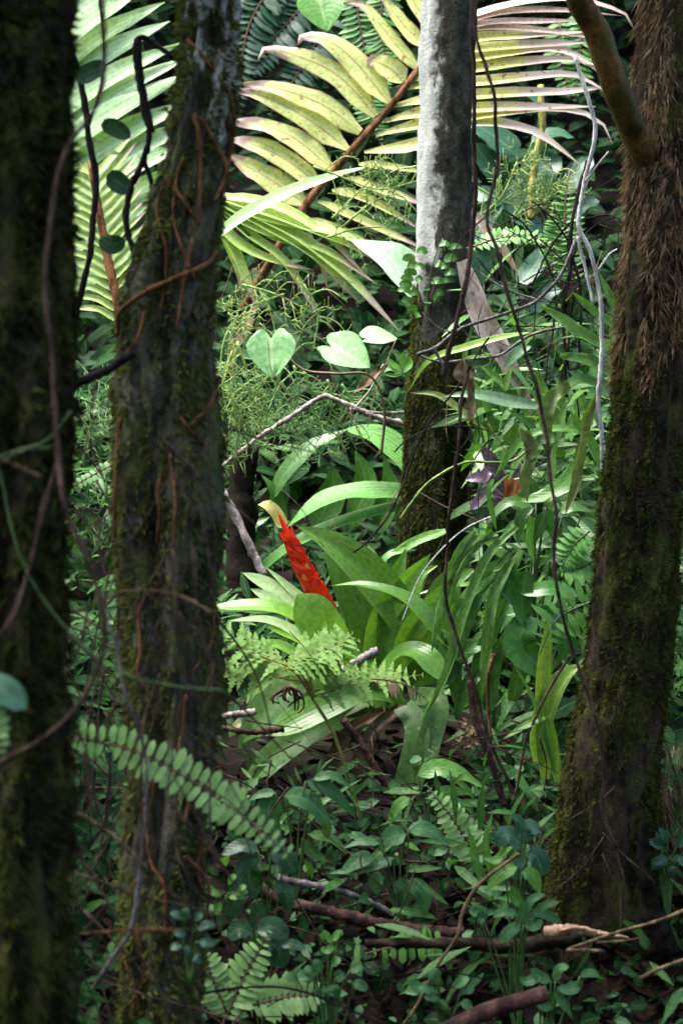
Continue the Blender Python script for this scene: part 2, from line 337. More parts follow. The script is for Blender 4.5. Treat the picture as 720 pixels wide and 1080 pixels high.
# ------------------------------------------------------------------ trunks
class Trunk:
    def __init__(s, prof, d, ztop, zbot, amp=.012, groove=None, flare=.0, lean=(0, 0)):
        s.d = d; s.amp = amp; s.groove = groove; s.zbot = zbot; s.ztop = ztop; s.flare = flare; s.seed = d*7.7
        t = []
        for y, a, b in prof:
            z = CZ-(y-540)*K*d
            t.append((z, ((a+b)/2-360)*K*d, (b-a)/2*K*d))
        t.sort(); s.cx = [(a, b) for a, b, c in t]; s.rr = [(a, c) for a, b, c in t]
    def at(s, th, z, out=0.0):
        x = interp(s.cx, z); r = interp(s.rr, z)
        zt = s.cx[-1][0]
        if z > zt: r *= max(.35, 1-.09*(z-zt))
        zb = s.cx[0][0]
        if z < zb: r *= 1+s.flare*(zb-z)
        c, q = math.cos(th), math.sin(th)
        p = V((c, q, z*2.2+s.seed))
        k = noise.noise(p*1.6)*1.3+noise.noise(V((c*4, q*4, z*5+s.seed)))*.9+noise.noise(V((c*11, q*11, z*16+s.seed)))*.6+noise.noise(V((c*24, q*24, z*42+s.seed)))*.38
        if s.groove:
            ga, gz0, gz1, gd = s.groove
            da = (th-ga+math.pi) % (2*math.pi)-math.pi
            f = max(0, min(1, (gz1-z)/.15))*max(0, min(1, (z-gz0)/.15))
            k -= gd/s.amp*math.exp(-(da/.28)**2)*f
        rr = r+s.amp*k+out
        return V((x+c*rr, s.d+q*rr, z))
    def mesh(s, sides=56, dz=.018):
        mb = MB(); rows = []; uvs = []; z = s.zbot; zt = s.cx[-1][0]
        while z <= s.ztop:
            rows.append([s.at(2*math.pi*j/sides, z) for j in range(sides)]); uvs.append([(j/sides, z) for j in range(sides)])
            z += dz if z < zt+.1 else dz*5
        mb.grid(rows, uvs, True); return mb
    def fuzz(s, n, z0, z1, ln, w, droop=.5, spread=.7, dens=None):
        mb = MB()
        for _ in range(n):
            z = R.uniform(z0, z1); th = R.uniform(0, 2*math.pi)
            if dens is not None and noise.noise(V((math.cos(th)*1.5, math.sin(th)*1.5, z*4+s.seed*2))) < dens(z): continue
            cx_, cy_ = noise.noise(V((math.cos(th)*4, math.sin(th)*4, z*9+s.seed)))*1.6, noise.noise(V((math.cos(th)*4, math.sin(th)*4, z*9+s.seed+30)))*.9
            if noise.noise(V((math.cos(th)*7, math.sin(th)*7, z*13+s.seed+60))) > (.28 if ln > .03 else .6): continue
            b = s.at(th, z, -.003); o = V((math.cos(th), math.sin(th), 0)); tn = V((-o.y, o.x, 0))
            for _k in range(2):
                dv = (o*R.uniform(.4, 1)+tn*(R.uniform(-spread, spread)*.7+cx_)+V((0, 0, R.uniform(-droop-.5, .5-droop)+cy_))).normalized()
                L = ln*R.uniform(.4, 1.3); sd = dv.cross(V((R.uniform(-1, 1), R.uniform(-1, 1), R.uniform(-1, 1)))).normalized()*w*R.uniform(.6, 1.2)
                mid = b+dv*L*.55; mb.tri(b-sd, b+sd, mid+dv*L*.45-V((0, 0, L*.25*droop)))
        return mb
def limb_crown(tr, trunk_thing, tops, spread, nleaf, size, matleaf):
    base = V((interp(tr.cx, tr.ztop), tr.d, tr.ztop-.15))
    lm = MB(); cm = MB()
    for (tx, ty, tz) in tops:
        e = V((tx, ty, tz)); m1 = base.lerp(e, .5)+V((0, 0, .25))
        tube(lm, [base-V((0, 0, .2)), m1, e], .045, .012, 7, 14, .15, .02)
        for _ in range(nleaf):
            q = V((R.gauss(0, 1), R.gauss(0, 1), R.gauss(0, .45)))*spread
            p = e+q
            if p.z < 1.5+.375*max(0, p.y)*1.08+.35: continue
            dv = V((R.uniform(-1, 1), R.uniform(-1, 1), R.uniform(-.9, .2)))
            quick(cm, p, dv, size*R.uniform(.6, 1.3), size*.24, V((R.uniform(-.4, .4), R.uniform(-.4, .4), 1)))
    lm.build('limb', M['vine_dark'], trunk_thing); cm.build('crown', matleaf, trunk_thing)
def on_trunk(tr, pts, lift=.006):
    """pixel path pressed onto the camera side of a trunk"""
    out = []
    for (x, y) in pts:
        z = CZ-(y-540)*K*tr.d; X = (x-360)*K*(tr.d-.05)
        z = CZ-(y-540)*K*(tr.d-.05)
        c = interp(tr.cx, z); r = interp(tr.rr, z)
        q = max(-.97, min(.97, (X-c)/r)); th = -math.acos(q)
        out.append(tr.at(th, z, lift))
    return out

# far left trunk
T1 = Trunk([(-20, -60, 69), (100, -50, 74), (220, -45, 72), (300, -45, 73), (430, -45, 74), (560, -45, 72), (700, -48, 66), (850, -55, 62), (1080, -60, 64)], 1.72, 4.6, -.05, .022, flare=.3)
t1 = thing('mossy_tree', 'dark moss covered trunk at the left edge, wholly mossy and without lichen', 'tree', (interp(T1.cx, .3), 1.72, .1))
T1.mesh().build('trunk', M['moss_bark'], t1)
M['moss_deep'] = leafmat('moss_deep', (.012, .016, .004), (.050, .054, .012), rough=.9, trans=.2, spec=.03)
kind(T1.fuzz(20000, .2, 2.35, .020, .0034, .4, 1.0, lambda z: -.22).build('moss', M['moss_deep'], t1), 'stuff')
limb_crown(T1, t1, [(-1.6, 1.2, 4.4), (-.9, .4, 4.9), (-.3, 2.2, 4.6), (-2.2, 2.8, 4.6), (-1.6, 2.7, 4.7)], .6, 170, .24, M['canopy'])
# left leaning trunk
T2 = Trunk([(-20, 189, 260), (50, 192, 251), (100, 188, 244), (150, 182, 240), (220, 160, 232), (300, 136, 223), (350, 128, 222), (400, 126, 226), (470, 124, 230), (540, 125, 228), (600, 128, 220), (650, 133, 216), (720, 138, 221), (780, 138, 220), (900, 135, 212), (1080, 128, 208)], 2.25, 4.8, .1, .018, groove=(-math.pi/2-.15, .95, 1.72, .03), flare=.25)
t2 = thing('mossy_tree', 'mossy trunk laced with orange roots and a white lichen patch at its top', 'tree', (interp(T2.cx, .5), 2.25, .35))
T2.mesh().build('trunk', M['moss_bark_pale'], t2)
kind(T2.fuzz(24000, .3, 2.4, .016, .0030, .4, 1.0, lambda z: -.30 if z < 1.9 else -.02).build('moss', M['moss'], t2), 'stuff')
rr_ = random.Random(91); extra = []
for _ in range(9):
    y = rr_.uniform(120, 900); c0 = 360+interp(T2.cx, CZ-(y-540)*K*2.2)/(K*2.2)+rr_.uniform(-28, 28); q = []
    for k in range(5):
        q.append((c0, y)); y += rr_.uniform(18, 45); c0 += rr_.uniform(-14, 12)
    extra.append((q, rr_.uniform(1.2, 2.6)))
for pts, r in extra+list((([(203, 45), (220, 65), (236, 95), (240, 130), (237, 170), (240, 210)], 2.0), ([(236, 100), (238, 150), (238, 180)], 3.4), ([(205, 120), (210, 160), (206, 210), (204, 240)], 2.8),
             ([(212, 122), (222, 150), (225, 180), (216, 215)], 2.6), ([(182, 190), (196, 220), (214, 255)], 2.4), ([(222, 262), (205, 285), (180, 300), (160, 310), (140, 330), (133, 355)], 3.6),
             ([(200, 255), (192, 300), (186, 350)], 2.4), ([(158, 330), (150, 360), (140, 375)], 2.2), ([(226, 395), (218, 425), (200, 450)], 2.8), ([(126, 440), (128, 500), (126, 560), (127, 600)], 3.0),
             ([(182, 480), (184, 540), (181, 590)], 2.2), ([(215, 470), (200, 455), (190, 440)], 2.2), ([(215, 640), (212, 680), (200, 705)], 2.2), ([(150, 980), (152, 1030), (130, 1080)], 2.4), ([(135, 1000), (145, 1040), (148, 1080)], 2.0), ([(190, 900), (205, 940), (210, 990)], 2.4))):
    b = MB(); tube(b, on_trunk(T2, pts, .010), r*.9*K*2.25, r*.55*K*2.25, 6, 22, .25, .005); b.build('aerial_root', M['root'], t2)
limb_crown(T2, t2, [(-1.0, 2.2, 4.6), (-.2, 1.4, 4.6), (.2, 2.0, 4.7), (.9, 1.6, 4.9), (-.8, 2.4, 4.5)], .6, 140, .24, M['canopy'])
# grey centre trunk
T3 = Trunk([(-20, 443, 501), (100, 441, 498), (200, 440, 495), (300, 436, 495), (370, 431, 494), (450, 427, 492), (550, 423, 490), (640, 424, 488), (700, 420, 492)], 4.5, 6.2, .9, .010, flare=.4)
t3 = thing('grey_tree', 'slender trunk mottled white and grey above, dark with moss below', 'tree', (interp(T3.cx, 1.1), 4.5, 1.05))
T3.mesh(48, .02).build('trunk', M['grey_bark'], t3)
kind(T3.fuzz(30000, .95, 2.25, .018, .0028, .6, .8, lambda z: -.9 if z < 2.05 else .0).build('moss', M['moss_dark'], t3), 'stuff')
limb_crown(T3, t3, [(1.7, 3.6, 5.6), (2.3, 4.4, 5.8), (1.3, 2.7, 5.2)], .5, 110, .24, M['canopy'])
# right tree fern
T4 = Trunk([(-20, 684, 752), (60, 676, 748), (150, 666, 744), (250, 662, 738), (350, 657, 730), (450, 648, 720), (550, 636, 716), (650, 626, 711), (700, 620, 705), (760, 606, 697), (800, 598, 693), (850, 590, 690), (900, 582, 687), (960, 576, 690)], 2.95, 3.3, .45, .014, flare=.5)
t4 = thing('tree_fern', 'thick tree fern trunk, shaggy brown fibres above and moss at its foot', 'tree fern', (interp(T4.cx, .7), 2.95, .62))
T4.mesh(56, .015).build('trunk', M['fern_bark'], t4)
kind(T4.fuzz(14000, 1.45, 2.75, .036, .0016, 1.1, 1.0, lambda z: .5-.95*min(1, max(0, (z-1.72)/.42))).build('fibres', M['fibre'], t4), 'stuff')
kind(T4.fuzz(26000, .55, 2.0, .015, .0030, .4, 1.0, lambda z: -.30+max(0, z-1.5)*1.2).build('moss', M['moss_dark'], t4), 'stuff')
b = MB(); tube(b, [P(560, -170, 2.62), P(605, -15, 2.72), P(630, 35, 2.76), P(648, 88, 2.80), P(668, 138, 2.86), P(692, 190, 2.96)], 12*K*2.8, 15*K*2.8, 12, 26, .08); b.build('frond_stalk', M['stalk_brown'], t4)
# black solid standing in for the shaded hollow at the right trunk's foot
b = MB(); tube(b, [P(700, 1000, 2.80), P(683, 935, 2.79), P(679, 900, 2.80), P(682, 866, 2.81)], 13*K*2.8, 4*K*2.8, 10, 26, .45, .008)
tag(b.build('dark_hollow', M['soil']), 'short black solid standing for the dark hollow at the shaggy tree fern foot', 'dark_hollow')

# ------------------------------------------------------------------ ferns
def frond(stem, pin, pts, n, plen, style='ladder', nrm=(0, -.8, .6), rs=.0025, sweep=.25, jag=None, shape=None, curl=0.0, skip=0.0, pw=None):
    C = spline(pts, max(n, 8)); T = tangents(C); nrm = V(nrm).normalized()
    tube(stem, C[::max(1, len(C)//8)]+([C[-1]] if (len(C)-1) % max(1, len(C)//8) else []), rs, rs*.4, 5, max(8, n//2), .05)
    for i in range(1, len(C)):
        v = i/(len(C)-1)
        k = (shape(v) if shape else (min(1, .55+v*2)*max(.12, 1-max(0, (v-.45)/.55)**1.7)))
        for sd in (-1, 1):
            if R.random() < skip: continue
            s = T[i].cross(nrm).normalized()*sd
            dv = (s+T[i]*(sweep+R.uniform(-.09, .09))+nrm*R.uniform(-.16, .12)).normalized()
            L = plen*k*R.uniform(.8, 1.12)
            b = C[i]
            e = b+dv*L-V((0, 0, curl*L*R.uniform(.5, 1.5)))
            nn = nrm+V((R.uniform(-.2, .2), R.uniform(-.1, .1), R.uniform(-.2, .2)))
            if style == 'ladder':
                blade(pin, [b, b.lerp(e, .5)+nrm*L*.04, e], (pw or .17)*L, nn, obl, 5, .05, .1, 0, 2)
            elif style == 'narrow':
                blade(pin, [b, b.lerp(e, .5)+nrm*L*.04, e], (pw or .10)*L, nn, lance, 5, .05, .1, 0, 2)
            elif style == 'lobed':
                ph = R.uniform(.9, 1.1)
                blade(pin, [b, b.lerp(e, .5)+nrm*L*.05, e], (pw or .24)*L, nn, lambda v: max(0.0, (1-v)**.8)*(.30+.70*abs(math.sin(v*math.pi*5.5*ph))), 18, .12, .25, 0, 2)
            else:   # bipinnate
                ns = max(4, int(L/.011)); ns = min(ns, 9); s2 = dv.cross(nn).normalized()
                blade(pin, [b, e], L*.03, nn, lance, 3, 0, 0, 0, 2)
                for q in range(1, ns+1):
                    vv = q/ns; pb = b.lerp(e, vv*.96); l2 = (pw or .26)*L*(1-.85*vv**1.4)*R.uniform(.7, 1.15)
                    for s3 in (-1, 1):
                        d2 = (s2*s3+dv*.55).normalized()
                        quick(pin, pb, d2, l2, l2*.34, nn+V((R.uniform(-.3, .3), 0, R.uniform(-.3, .3))), None, .15)
def fern(name, label, d, root, fronds, mat, n=18, plen=20, style='ladder', stem_mat='brown_stem', nrm=(0, -.8, .6), group=None, cat='fern', stalk=None, **kw):
    """fronds: pixel paths; root: pixel of the crown (None: first frond's start)"""
    rt = P(*root, d) if root else P(fronds[0][0][0], fronds[0][0][1], d)
    t = thing(name, label, cat, rt, group)
    for f in fronds:
        sm = MB(); pm = MB()
        pts = PP(f, d)
        frond(sm, pm, pts, n, plen*K*d, style, nrm, 1.3*K*d, **kw)
        if root:
            tube(sm, [rt, rt.lerp(pts[0], .6)+V((0, -.01, .02)), pts[0]], 1.5*K*d, 1.3*K*d, 5, 8, .05)
        fo = pm.build('frond', M[mat], t); sm.build('stalk', M[stem_mat], fo)
    return t

fern('ladder_fern', 'long ladder fern frond slanting across the two mossy trunks, blunt light green leaflets', 2.02, None,
     [[(62, 775, -.05), (110, 783), (160, 800), (215, 832), (265, 868), (303, 900)]], 'fern_ladder', 27, 25, nrm=(.1, -.9, .35), sweep=-.12, pw=.19, skip=.05,
     shape=lambda v: min(1, .6+v)*(1 if v < .72 else 1-.6*(v-.72)/.28))
fern('ladder_fern', 'upright ladder fern frond between bromeliad and shaggy tree fern, leaning left', 3.1, None, [[(512, 925), (500, 900), (478, 865), (449, 828)]], 'fern_ladder', 17, 21, nrm=(0, -.85, .5), pw=.2, sweep=.15)
fern('ladder_fern', 'ladder fern with one upright frond at the bottom edge beneath the two mossy trunks', 2.55, (228, 1120), [[(236, 1080), (255, 1035), (272, 1005), (284, 983)], [(262, 1062), (300, 1052), (352, 1048)], [(240, 1070), (225, 1035), (212, 1000)]], 'fern_ladder', 14, 25, nrm=(0, -.85, .55), pw=.16)
fern('ladder_fern', 'small ladder fern with square leaflets hanging above the dark fallen log', 2.75, None, [[(472, 993), (440, 998), (410, 1000), (386, 1006)]], 'fern_bright', 9, 17, nrm=(0, -.9, .4), pw=.24, sweep=.05)
fern('ladder_fern', 'blurred ladder fern tip drooping in at the left edge over the mossy trunk', 1.5, None, [[(-25, 735), (-6, 765), (4, 800)]], 'fern_ladder', 9, 18, nrm=(0, -.9, .3), pw=.24)
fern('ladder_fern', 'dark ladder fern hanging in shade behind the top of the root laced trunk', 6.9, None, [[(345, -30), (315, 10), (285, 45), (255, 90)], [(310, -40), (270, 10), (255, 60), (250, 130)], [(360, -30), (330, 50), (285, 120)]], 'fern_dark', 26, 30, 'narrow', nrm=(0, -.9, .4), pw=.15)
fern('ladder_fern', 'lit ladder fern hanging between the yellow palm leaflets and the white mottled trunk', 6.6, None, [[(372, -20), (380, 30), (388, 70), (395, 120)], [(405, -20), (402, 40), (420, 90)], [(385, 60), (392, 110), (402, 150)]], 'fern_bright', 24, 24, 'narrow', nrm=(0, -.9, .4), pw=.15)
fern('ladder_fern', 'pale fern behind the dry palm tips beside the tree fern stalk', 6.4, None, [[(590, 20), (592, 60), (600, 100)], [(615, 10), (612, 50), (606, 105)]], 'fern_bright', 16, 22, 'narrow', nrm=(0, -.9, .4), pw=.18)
fern('ladder_fern', 'bright level fern frond reaching right from the white mottled trunk', 4.1, None, [[(492, 262), (530, 250), (565, 250), (592, 268)]], 'fern_bright', 18, 16, 'narrow', pw=.2, nrm=(0, -.75, .65))
fern('ladder_fern', 'feathery upright fern among the dark twigs above the strap ferns', 4.3, None, [[(606, 300), (598, 260), (596, 215), (600, 180)], [(580, 290), (588, 250), (585, 215)]], 'fern_bright', 20, 20, 'narrow', pw=.16)
fern('ladder_fern', 'small yellowish fern curling between the two lefthand mossy trunks', 3.4, None, [[(125, 487), (100, 500), (75, 515), (58, 530)]], 'fern_bright', 14, 10, 'narrow', pw=.3)
fern('bracken', 'ragged bracken with four pale fronds spread in front of the bromeliad', 3.35, (330, 738), [[(310, 705), (270, 690), (235, 672), (208, 655)], [(300, 705), (335, 690), (378, 676)], [(330, 735), (375, 722), (445, 712)], [(322, 720), (270, 712), (214, 718)], [(325, 712), (350, 690), (372, 668)]], 'fern_pale', 13, 44, 'lobed', 'yellow_stem', nrm=(.05, -.5, .85), skip=.1, pw=.21)
b = MB(); tube(b, PP([(390, 900), (372, 835), (352, 775), (330, 738)], 3.35), 2.2*K*3.35, 1.6*K*3.35, 6, 14, .08); b.build('stem', M['yellow_stem'], bpy.data.objects['bracken'])
fern('bracken', 'fern frond with drooping pointed leaflets touching the shaggy tree fern', 3.15, None, [[(632, 632), (608, 641), (585, 655), (569, 690)]], 'fern_bright', 10, 32, 'narrow', 'green_stem', nrm=(0, -.9, .35), pw=.13, sweep=-.1)
fern('bracken', 'fern fronds peeping out right of the shaggy tree fern trunk', 3.5, (700, 790), [[(700, 740), (714, 690), (728, 650), (750, 600)], [(700, 730), (720, 710), (760, 690)], [(712, 660), (722, 610), (725, 570)]], 'fern_bright', 14, 26, 'bi', 'green_stem')
fern('bracken', 'small fern tuft right under the glossy oval leaf beside the tree fern', 3.45, None, [[(622, 560), (605, 575), (592, 600)], [(628, 590), (610, 600), (588, 604)]], 'fern_bright', 9, 22, 'narrow', 'green_stem', pw=.2)

# ------------------------------------------------------------------ palms
def palm_leaflet(t, pts, d, w, mat, nrm=(0, -.8, .55), fold=.3, name='leaflet', prof=leaflet, wave=.12):
    b = MB(); blade(b, PP(pts, d), w*.5*K*d, nrm, prof, 12, fold, wave, 0, 4); return b.build(name, M[mat], t)
pf = thing('palm_frond', 'big yellowing palm frond passing behind the white mottled trunk', 'palm frond', P(290, 262, 5.5))
b = MB(); tube(b, PP([(255, 330, .1), (300, 250), (325, 212), (362, 168), (402, 123), (437, 78), (470, 30, .1), (500, -40, .2)], 5.5), 5.2*K*5.5, 3.0*K*5.5, 7, 40, .12); b.build('rachis', M['root'], pf)
for a in ([(410, 108), (372, 62), (345, 42), (318, 38), (313, 48)], [(396, 122), (355, 78), (300, 54), (277, 52), (272, 62)], [(380, 139), (340, 110), (290, 92), (252, 88)], [(367, 157), (320, 122), (275, 100), (240, 94)],
          [(350, 178), (310, 145), (275, 131), (238, 128)], [(338, 196), (305, 170), (270, 153), (236, 145)], [(323, 216), (290, 192), (262, 176), (236, 160)], [(425, 86), (412, 72), (392, 64), (388, 70)]):
    palm_leaflet(pf, a, 5.5, 26*R.uniform(.92, 1.1), 'palm_yellow', nrm=(R.uniform(-.1, .15), -.95, R.uniform(.2, .4)), fold=.08, wave=.25)
for a in ([(441, 72), (420, 50), (398, 22), (380, 4), (362, 3)], [(452, 52), (425, 25), (398, -12)], [(462, 35), (440, 8), (425, -25)]):
    palm_leaflet(pf, a, 5.5, 20, 'palm_yellow', fold=.08, wave=.2)
for a, w in (([(428, 93), (455, 88), (520, 84), (600, 78), (640, 97)], 13), ([(413, 112), (450, 104), (520, 98), (600, 96), (632, 92), (645, 108)], 13), ([(405, 128), (440, 119), (500, 113), (580, 112), (628, 112)], 13),
             ([(396, 142), (440, 131), (500, 122), (580, 113), (628, 124), (642, 144), (646, 152)], 12), ([(384, 160), (440, 152), (500, 128), (560, 137), (592, 158), (612, 174)], 14),
             ([(432, 85), (470, 76), (540, 66), (600, 62), (640, 72)], 13), ([(440, 76), (480, 64), (540, 54), (595, 52), (640, 82)], 13), ([(445, 66), (490, 52), (560, 46), (628, 44)], 12), ([(452, 55), (500, 40), (560, 36), (622, 33)], 12)):
    palm_leaflet(pf, a, 5.5, w*1.22, 'palm_dry', nrm=(0, -.85, .5), fold=.14)
for a in ([(460, 40), (510, 24), (570, 22), (625, 21)], [(466, 32), (520, 14), (580, 10), (655, 16)], [(472, 25), (530, 6), (600, -2), (655, 12), (668, 30)], [(458, 48), (500, 30), (560, 30), (640, 42)]):
    palm_leaflet(pf, a, 5.5, 11, 'palm_brown', nrm=(0, -.8, .6), fold=.2)
for a, w in (([(378, 173), (410, 176), (450, 182)], 13), ([(365, 188), (400, 200), (448, 216)], 16), ([(350, 200), (390, 212), (440, 240)], 16), ([(335, 212), (380, 232), (420, 250), (445, 262)], 15), ([(318, 232), (350, 240), (400, 262)], 14)):
    palm_leaflet(pf, a, 5.5, w, 'palm_yellow', nrm=(0, -.75, .65))

pg = thing('palm_frond', 'fresh pale green palm frond behind the dark lianas at upper left', 'palm frond', P(20, 330, 5.9))
b = MB(); tube(b, PP([(10, 360), (22, 250), (30, 120), (60, -40), (90, -110)], 5.9), 6*K*5.9, 3.5*K*5.9, 7, 26, .1); b.build('rachis', M['green_stem'], pg)
tipx = [(0, 110), (1.5, 140), (3, 160), (4.5, 176), (6, 192), (8, 206), (10, 214), (12, 217), (14, 214), (16, 204)]
tipy = [(0, -70), (1.5, -34), (3, -12), (4.5, 10), (6, 42), (8, 78), (10, 122), (12, 168), (14, 205), (16, 240)]
for i in range(16):
    y0 = 8+i*22+R.uniform(-4, 4); x1 = interp(tipx, i)+R.uniform(-6, 6); y1 = interp(tipy, i)+R.uniform(-5, 5)
    palm_leaflet(pg, [(24, y0, R.uniform(-.03, .03)), (24+(x1-24)*.5, y0+(y1-y0)*.55-5, R.uniform(-.04, .04)), (x1, y1)], 5.9, R.uniform(27, 33), 'palm_green', nrm=(R.uniform(0, .2), -.95, .3), fold=.08, wave=.15)
pd = thing('palm_frond', 'drooping palm frond with browned tips arching right from behind the root laced trunk', 'palm frond', P(170, 210, 5.2))
b = MB(); tube(b, PP([(130, 250), (170, 210), (205, 200), (232, 215), (262, 250)], 5.2), 6*K*5.2, 3*K*5.2, 7, 22, .1); b.build('rachis', M['green_stem'], pd)
for a, w in (([(205, 200), (260, 225), (330, 268), (380, 320)], 16), ([(215, 202), (280, 222), (360, 255), (395, 275)], 15), ([(225, 208), (300, 240), (360, 285), (422, 350)], 15), ([(210, 200), (270, 240), (330, 262), (345, 305)], 13),
             ([(200, 202), (250, 255), (290, 275), (330, 285)], 13), ([(228, 210), (290, 232), (370, 250), (440, 305)], 13), ([(205, 204), (240, 250), (262, 300), (272, 330)], 13), ([(218, 204), (260, 245), (300, 275), (340, 340)], 11),
             ([(235, 218), (290, 250), (340, 262), (398, 300)], 12), ([(210, 205), (235, 245), (250, 280), (255, 310)], 12), ([(225, 206), (285, 215), (340, 245), (385, 290)], 12)):
    palm_leaflet(pd, a, 5.2, w*1.15, 'palm_droop', nrm=(.1, -.8, .6), fold=.25)
pl = thing('palm_frond', 'fine small palm frond with a red brown midrib between the two lefthand mossy trunks', 'palm frond', P(126, 345, 5.0))
b = MB(); tube(b, PP([(128, 360), (124, 320), (113, 270), (103, 215), (95, 170)], 5.0), 6*K*5, 3.5*K*5, 7, 20, .1); b.build('rachis', M['root'], pl)
for i in range(15):
    y = 340-i*11; x = 126-(340-y)*.17
    palm_leaflet(pl, [(x, y), (x-22, y-14), (x-52, y-14-i*1.0), (x-66, y-6)], 5.0, 9, 'palm_droop', fold=.2)
    palm_leaflet(pl, [(x, y), (x+18, y-20), (x+42, y-34-i*1.0)], 5.0, 9, 'palm_droop', fold=.2)

# ------------------------------------------------------------------ main bromeliad
D = 3.8
br = thing('bromeliad', 'large green bromeliad with a red flower spike at the centre of the clearing', 'bromeliad', P(402, 735, D))
def brleaf(pts, w, mat='brom', nrm=(0, -.8, .6), fold=.3, prof=bromeleaf, dd=0.0, wave=.06, twist=0):
    b = MB(); blade(b, PP(pts, D+dd), w*.5*K*D, nrm, prof, 16, fold, wave, twist, 6); return b.build('leaf', M[mat], br)
brleaf([(452, 722), (436, 668), (396, 612), (352, 574), (312, 554)], 42, 'brom_mid', (-.35, -.8, .5), .3, bromtip)
brleaf([(392, 720), (384, 670), (366, 620), (340, 566, .02)], 36, 'brom', (.25, -1, .15), .35, bromtip, dd=.03)
brleaf([(455, 715), (470, 665, .06), (478, 620, .1), (470, 588, .12)], 20, 'brom_mid', (.5, -.8, .3), .3, bromtip)
brleaf([(425, 722), (452, 690, -.03), (478, 650, -.03), (502, 622, -.02)], 24, 'brom_mid', (.4, -.8, .5), .3, bromtip)
brleaf([(415, 720), (428, 675, -.02), (455, 640, -.02), (484, 606, 0)], 26, 'brom_lime', (.4, -.85, .4), .3, bromtip)
brleaf([(405, 718), (408, 660, 0), (416, 615, .02), (428, 578, .04)], 26, 'brom_mid', (.2, -.95, .2), .3, bromtip)
brleaf([(430, 715, .05), (425, 660, .1), (440, 610, .13), (462, 596, .14)], 22, 'brom_lime', (.2, -.9, .3), .3, bromtip)
brleaf([(365, 690), (335, 650, .02), (300, 616, .02), (280, 598, .02)], 15, 'brom_pale', (.2, -.7, .7), .2, bromtip)
brleaf([(370, 712, -.04), (330, 680, -.1), (285, 655, -.12), (240, 655, -.14)], 15, 'brom_pale', (.1, -.6, .8), .25, bromtip, dd=-.04)
brleaf([(372, 715, -.04), (330, 700, -.1), (290, 680, -.14), (250, 684, -.16)], 16, 'brom_lime', (.1, -.6, .8), .25, bromtip, dd=-.06)
brleaf([(372, 708, -.03), (350, 678, -.08), (330, 648, -.1), (313, 627, -.1)], 44, 'brom_lime', (-.1, -.9, .5), .15, dd=-.05)
brleaf([(362, 690), (325, 652), (295, 625), (256, 604)], 20, 'brom_pale', (.2, -.7, .7), .2)
brleaf([(362, 695), (325, 655), (300, 640), (264, 621)], 18, 'brom_pale', (.2, -.7, .7), .2, dd=-.03)
brleaf([(372, 700), (345, 672), (320, 655), (285, 640), (222, 640)], 19, 'brom_lime', (.1, -.6, .8), .2, dd=-.08)
brleaf([(372, 705), (340, 684), (310, 670), (282, 661)], 20, 'brom_lime', (.1, -.6, .8), .2, dd=-.10)
brleaf([(470, 700, -.05), (462, 668, -.12), (430, 632, -.12), (385, 617, -.1), (347, 618, -.06)], 26, 'brom', (0, -.5, .9), .2, prof=lambda v: bromeleaf(v) if v < .5 else max(0, 1-(v-.3)/.7)**.7)
brleaf([(388, 712), (398, 660), (420, 625), (454, 584)], 28, 'brom_lime', (.35, -.85, .3), .3, bromtip)
brleaf([(400, 700, .05), (402, 640, .06), (393, 600, .07), (388, 574, .06)], 24, 'brom_pale', (.6, -.8, .2), .35, dd=.04)
brleaf([(392, 690, .1), (380, 640, .1), (362, 600, .12), (352, 572, .14)], 30, 'brom_lime', (0, -1, .2), .2, dd=.08)
brleaf([(410, 720, -.05), (372, 690, -.1), (350, 676, -.12), (318, 690, -.2)], 24, 'brom', (0, -.4, .9), .2, dd=-.06)
brleaf([(395, 722, -.05), (420, 690, -.1), (445, 690, -.14), (468, 720, -.18)], 30, 'brom', (0, -.5, .9), .2, dd=-.04)
brleaf([(425, 735, -.08), (385, 728, -.15), (335, 748, -.22), (280, 776, -.25)], 34, 'brom', (0, -.75, .7), .15, dd=-.02)
brleaf([(405, 742), (350, 716, -.1), (300, 725, -.18), (252, 790, -.22)], 36, 'brom_wet', (.1, -.75, .7), .15)
brleaf([(400, 752), (345, 762, -.1), (300, 790, -.15), (258, 825, -.16)], 30, 'brom_wet', (0, -.8, .6), .2)
brleaf([(425, 745, -.08), (440, 770, -.16), (430, 830, -.2), (412, 895, -.22)], 29, 'brom_wet', (0, -.95, .3), .15)
brleaf([(440, 735, -.05), (462, 740, -.12), (450, 790, -.18), (440, 830, -.2)], 24, 'brom_wet', (.1, -.95, .3), .15)
brleaf([(442, 705), (455, 640, .05), (470, 615, .08), (500, 600, .1)], 22, 'brom', (.3, -.8, .4), .2)
brleaf([(395, 735), (330, 760, -.08), (280, 752, -.1), (240, 770, -.1)], 22, 'leaf_olive', (0, -.7, .7), .2)
brleaf([(425, 745, -.05), (395, 770, -.12), (375, 810, -.14), (352, 850, -.1)], 15, 'dead_leaf', (0, -.9, .4), .4, wave=.4)
brleaf([(405, 750, -.05), (365, 775, -.1), (340, 830, -.1)], 14, 'dead_leaf', (0, -.9, .4), .4, wave=.4)
fs = MB(); axis_pts = PP([(360, 694), (343, 646), (322, 602), (304, 564)], D-.06); tube(fs, axis_pts, 8*K*D, 3*K*D, 7, 16, .05)
fso = fs.build('flower_spike', M['bract'], br)
C = spline(axis_pts, 40); T = tangents(C)
